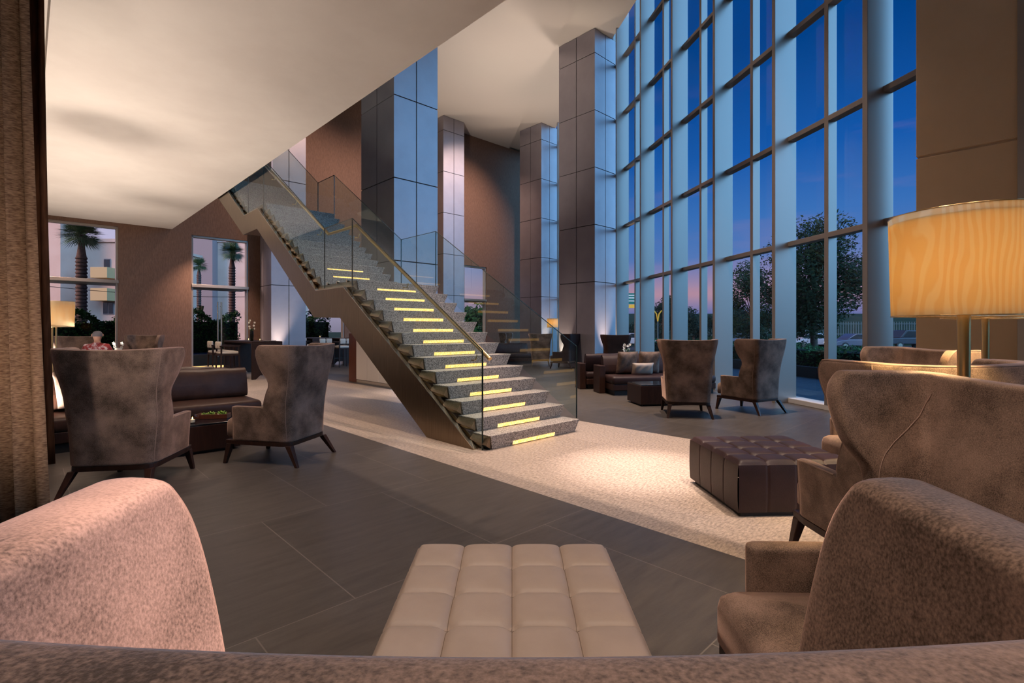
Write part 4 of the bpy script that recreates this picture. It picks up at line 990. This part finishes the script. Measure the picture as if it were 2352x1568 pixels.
tree('thin branched tree in the window under the stair landing', ground_at(712, 30), 6, 2.1, 1.0, 1.3, 700, .12, m_leafd, 10, .1, seed=16, group='trees behind the back wall')
# fence, cars, sign, forked post
fr = root('metal_fence', 'pale upright metal fence on the bank behind the cars', 'fence', (24, 60.2, .45))
m = MB(); m.box(-4, 40, -.03, .03, .25, .33); m.box(-4, 40, -.03, .03, 1.45, 1.53); m.build('rail', m_fence, fr)
m = MB()
for k in range(147): m.box(-4 + k * .3, -3.93 + k * .3, -.02, .02, 0, 1.75)
o = m.build('pickets', m_fence, fr); o['kind'] = 'stuff'
def car(label, x, y, d, paint, kind='sedan', tail=True):
    r = root('car', label, 'car', (x, y, -.5), 0 if d > 0 else math.pi, 'cars on the road'); w = .86
    if kind == 'sedan': low = [(-2.2, .35), (-2.22, .72), (-2.1, .86), (-1.4, .92), (1.0, .92), (2.0, .78), (2.2, .62), (2.2, .35)]; cab = [(-1.55, .90), (-.95, 1.38), (.35, 1.42), (1.15, .90)]
    else: low = [(-2.4, .45), (-2.42, 1.0), (-.5, 1.04), (1.0, 1.04), (2.2, .98), (2.4, .7), (2.4, .45)]; cab = [(-.6, 1.02), (-.5, 1.68), (.75, 1.72), (1.25, 1.02)]
    if kind == 'suv': cab = [(-2.35, 1.02), (-2.2, 1.68), (.75, 1.72), (1.3, 1.02)]
    m = MB(); m.ext([(a, -w, z) for a, z in low], (0, 2 * w, 0)); m.ext([(a, -w * .88, z) for a, z in cab], (0, 2 * w * .88, 0)); m.build('body', paint, r, bevel=.06, seg=3, smooth=50)
    cx_ = sum(a for a, z in cab) / 4; zt = max(z for a, z in cab); zb = min(z for a, z in cab)
    m = MB()
    for s_ in (-1, 1): m.ext([(cx_ + (a - cx_) * .86, s_ * w * .875, zb + .06 + (z - zb) * .78) for a, z in cab], (0, s_ * .012, 0))
    m.build('side_windows', m_tint, r)
    for a in (-1.35, 1.35):
        for s_ in (-1, 1):
            q = MB(); q.tube([(a, s_ * (w - .18), .33), (a, s_ * (w + .02), .33)], .33, 20); wh = q.build('wheel', m_black, r, smooth=40)
            q = MB(); q.tube([(a, s_ * (w + .015), .33), (a, s_ * (w + .03), .33)], .2, 14); q.build('hub_cap', m_steel2, wh, smooth=40)
    for s_ in (-1, 1):
        q = MB(); q.box(low[1][0] - .03, low[1][0] + .1, s_ * .6 - .2, s_ * .6 + .2, low[1][1] - .1, low[1][1] + .04); q.build('tail_light', m_tail, r)
        q = MB(); q.box(low[-1][0] - .12, low[-1][0] + .02, s_ * .6 - .16, s_ * .6 + .16, .55, .68); q.build('head_light', m_head, r)
def cx_at(px, Y): return (px - CX) * Y / F_PX
car('white sedan passing behind the hedge, seen through the widest pane', cx_at(1868, 48.5), 48.5, 1, m_carw)
car('silver sedan with red tail lights right of the white sedan', cx_at(1962, 45.3), 45.3, -1, m_cars)
car('boxy off-road car beside the right wall, under the lit lamp', cx_at(2085, 47), 47, -1, m_card, 'suv')
car('car with bright tail lights left of the loose branched tree', cx_at(1696, 50), 50, 1, m_cars)
car('pale car at the far left of the road, beside the first fins', cx_at(1452, 52), 52, -1, m_carw)
m_sgreen = M('sign_green', (16, 104, 92), .5); m_syel = M('sign_yellow', (226, 176, 40), .5)
sg = root('road_sign', 'green and yellow overhead road sign in the first narrow bay', 'sign', (cx_at(1451, 46), 46, 0))
s_ = 46 / F_PX
m = MB(); m.box(-16 * s_, 16 * s_, -.03, .03, H + (HZ - 698) * s_, H + (HZ - 673) * s_); m.build('green_panel', m_sgreen, sg)
m = MB(); m.box(-16 * s_, 16 * s_, -.03, .03, H + (HZ - 707) * s_, H + (HZ - 699) * s_); m.build('yellow_panel', m_syel, sg)
m = MB()
for zc in (678, 684, 691): m.box(-9 * s_, 9 * s_, -.04, -.031, H + (HZ - zc - 1) * s_, H + (HZ - zc + 1) * s_)
m.build('lettering_line', m_white, sg)
m = MB(); m.tube([(-12 * s_, .06, -.5), (-12 * s_, .06, H + (HZ - 673) * s_)], .07, 8); m.build('post', m_fence, sg)
vp = root('forked_post', 'thin yellow post forking into a V, outside the second bay', 'post', (cx_at(1511, 36), 36, -.5)); m = MB(); k = 36 / F_PX
zb = 1.3 + .5 + (HZ - 738) * k; zt = 1.3 + .5 + (HZ - 713) * k
m.tube([(0, 0, 0), (0, 0, zb)], .05, 8); m.build('pole', m_fence, vp)
for sgn in (-1, 1): m = MB(); m.tube([(0, 0, zb), (sgn * 3 * k, 0, (zb + zt) / 2 + .15), (sgn * 9 * k, 0, zt)], .045, 8); m.build('arm', m_syel, vp)
# ---- behind the back wall: hedges, pool, palms, apartment blocks
def hedge_at(px0, px1, off, h, label, n, s, z0=0): hedge(label, BW(u_px(px0), off, 0), B, u_px(px1) - u_px(px0), .8, h, n, s, m_leaf2, z0)
hedge_at(60, 300, 2.4, 1.75, 'tall leafy hedge outside the leftmost window', 4200, .055)
hedge_at(395, 600, 2.6, 1.85, 'tall leafy hedge outside the window beside the brown wall', 4200, .055)
hedge_at(660, 830, 3.0, 1.9, 'tall leafy hedge outside the window under the stair', 3600, .06)
hedge_at(1040, 1140, 3.2, 1.3, 'leafy hedge outside the small far window', 1500, .06)
q = root('reflecting_pool', 'raised dark pool outside the window beside the brown wall', 'pool', BW(u_px(420), .55, 0), ANG_B)
ln = u_px(590) - u_px(420)
m = MB(); m.box(0, ln, 0, 1.7, -.03, .42); m.build('basin', m_dark, q, bevel=.01); m = MB(); m.box(.06, ln - .06, .06, 1.64, .42, .425); m.build('water', m_water, q)
o = MB(); a = u_px(441); o.ob(BW(a, .0, .005) - A * .05, B * (u_px(540) - a), A * .045, (0, 0, .045)); o = o.build('floor_light_strip', m_led); tag(o, 'glowing strip light on the floor along the window beside the brown wall', 'light')
def palm(label, p, hz_, R, n, seed, tr=.2):
    rnd = random.Random(seed); r = root('palm_tree', label, 'palm', p, 0, 'palms outside the left windows')
    m = MB(); prof = [(tr * 1.4, 0), (tr * 1.2, hz_ * .25)]
    z = hz_ * .25
    while z < hz_ - R * .9: prof += [(tr * 1.15, z), (tr * .92, z + .1)]; z += .14
    prof += [(tr * .6, hz_ - R * .5), (tr * .5, hz_)]; m.lathe(prof, 12); m.build('trunk', m_pbark, r, smooth=30)
    f = MB(); top = Vector((0, 0, hz_))
    for k in range(n):
        a = rnd.uniform(0, 6.283); e = math.asin(rnd.uniform(-.75, 1)); d = Vector((math.cos(a) * math.cos(e), math.sin(a) * math.cos(e), math.sin(e)))
        sd = d.cross(Vector((0, 0, 1))).normalized(); up = sd.cross(d); c = top + d * R * .30
        for j in range(13):
            t = (j - 6) / 6 * 1.25; v = (d * math.cos(t) + sd * math.sin(t) + up * .12 * abs(t)).normalized(); l = R * .68 * (1 - .18 * abs(t)) * rnd.uniform(.85, 1.1); w = v.cross(up).normalized() * R * .018
            f.add([c, c + v * l * .55 + w, c + v * l - Vector((0, 0, .06 * R)), c + v * l * .55 - w], [(0, 1, 2, 3)])
        f.tube([top + d * R * .05, c], .012, 4, cap=False)
    f.build('fronds', m_palm, r); return r
def base(px, Y): return Vector(((px - CX) * Y / F_PX, Y, -.03))
palm('big fan palm in the leftmost window', base(187, 19.5), 4.95, .86, 95, 1, .17)
palm('fan palm in the window beside the brown wall, nearer its right edge', base(533, 27), 5.4, .78, 95, 2, .15)
palm('small far fan palm at the left edge of the window beside the brown wall', base(457, 34), 5.6, .7, 60, 4, .13)
def building(label, px0, px1, ytop, Y, wins, balc, extra=(), depth=8):
    p0, p1 = P(px0, ytop, Y), P(px1, ytop, Y); r = root('apartment_building', label, 'building', (p0.x, Y, -.55)); w = p1.x - p0.x; hh = p0.z + .55
    m = MB(); m.box(0, w, 0, depth, 0, hh); m.build('wall', m_bld, r)
    m = MB(); m.box(-.15, w + .15, -.15, depth + .15, hh, hh + .22); m.build('parapet', m_bld, r)
    loc = lambda px, py: ((px - CX) * Y / F_PX - p0.x, H - (py - HZ) * Y / F_PX + .55)
    for (a, b, c, d) in wins:
        (x0, z1), (x1, z0) = loc(a, b), loc(c, d); q = MB(); q.box(x0, x1, -.06, .02, z0, z1); fo = q.build('window', m_bld2, r)
        q = MB(); n_ = 2
        for i in range(n_): q.box(x0 + (x1 - x0) * (i + .08) / n_, x0 + (x1 - x0) * (i + .92) / n_, -.08, -.061, z0 + .06, z1 - .06)
        q.build('pane', m_tint, fo)
    for (a, b, c, d) in balc:
        (x0, z1), (x1, z0) = loc(a, b), loc(c, d); q = MB(); q.box(x0, x1, -1.0, 0, z0, z1); q.build('balcony', m_balc, r, bevel=.02)
    for (a, b, c, d, dy, mt) in extra:
        (x0, z1), (x1, z0) = loc(a, b), loc(c, d); q = MB(); q.box(x0, x1, dy, .0, max(0, z0), z1); q.build('wing_block', mt, r)
building('pale pink apartment block with ochre balconies in the leftmost window', 40, 300, 556, 36, [(240, 594, 254, 616), (238, 694, 262, 722)], [(234, 617, 272, 641), (234, 664, 272, 692)], [(20, 470, 182, 900, -1.5, m_bld)])
building('pale pink apartment block in the window beside the brown wall', 448, 640, 556, 56, [(462, 601, 472, 622), (476, 601, 489, 622), (478, 690, 490, 712)], [], [(440, 546, 500, 900, -1.0, m_bld2)])
refl = root('reflection_cone', 'bright cone standing in for a wall light reflection in front of the hedge window', 'light', base(461, 20.6)); m = MB(); m.lathe([(.03, 0), (.03, 1.75), (.12, 2.28), (.11, 2.28), (.02, 1.76)], 16); m.build('cone', m_steel2, refl, smooth=40)  # cone and its glow stand in for the reflection of a wall light
m = MB(); m.lathe([(.001, 1.95), (.04, 1.97), (.05, 2.05), (.001, 2.08)], 12); m.build('bulb', m_bulb, refl)
for i, (z, lb) in enumerate(((3.55, 'upper'), (3.15, 'lower'))):
    m = MB(); m.tube([BW(u_px(40) + k * .9, 9.0, z - .25 * math.sin(math.pi * k / 12)) for k in range(13)], .012, 5); o = m.build('overhead_cable', m_black); tag(o, lb + ' overhead cable crossing in front of the pink blocks', 'cable', 'overhead cables')
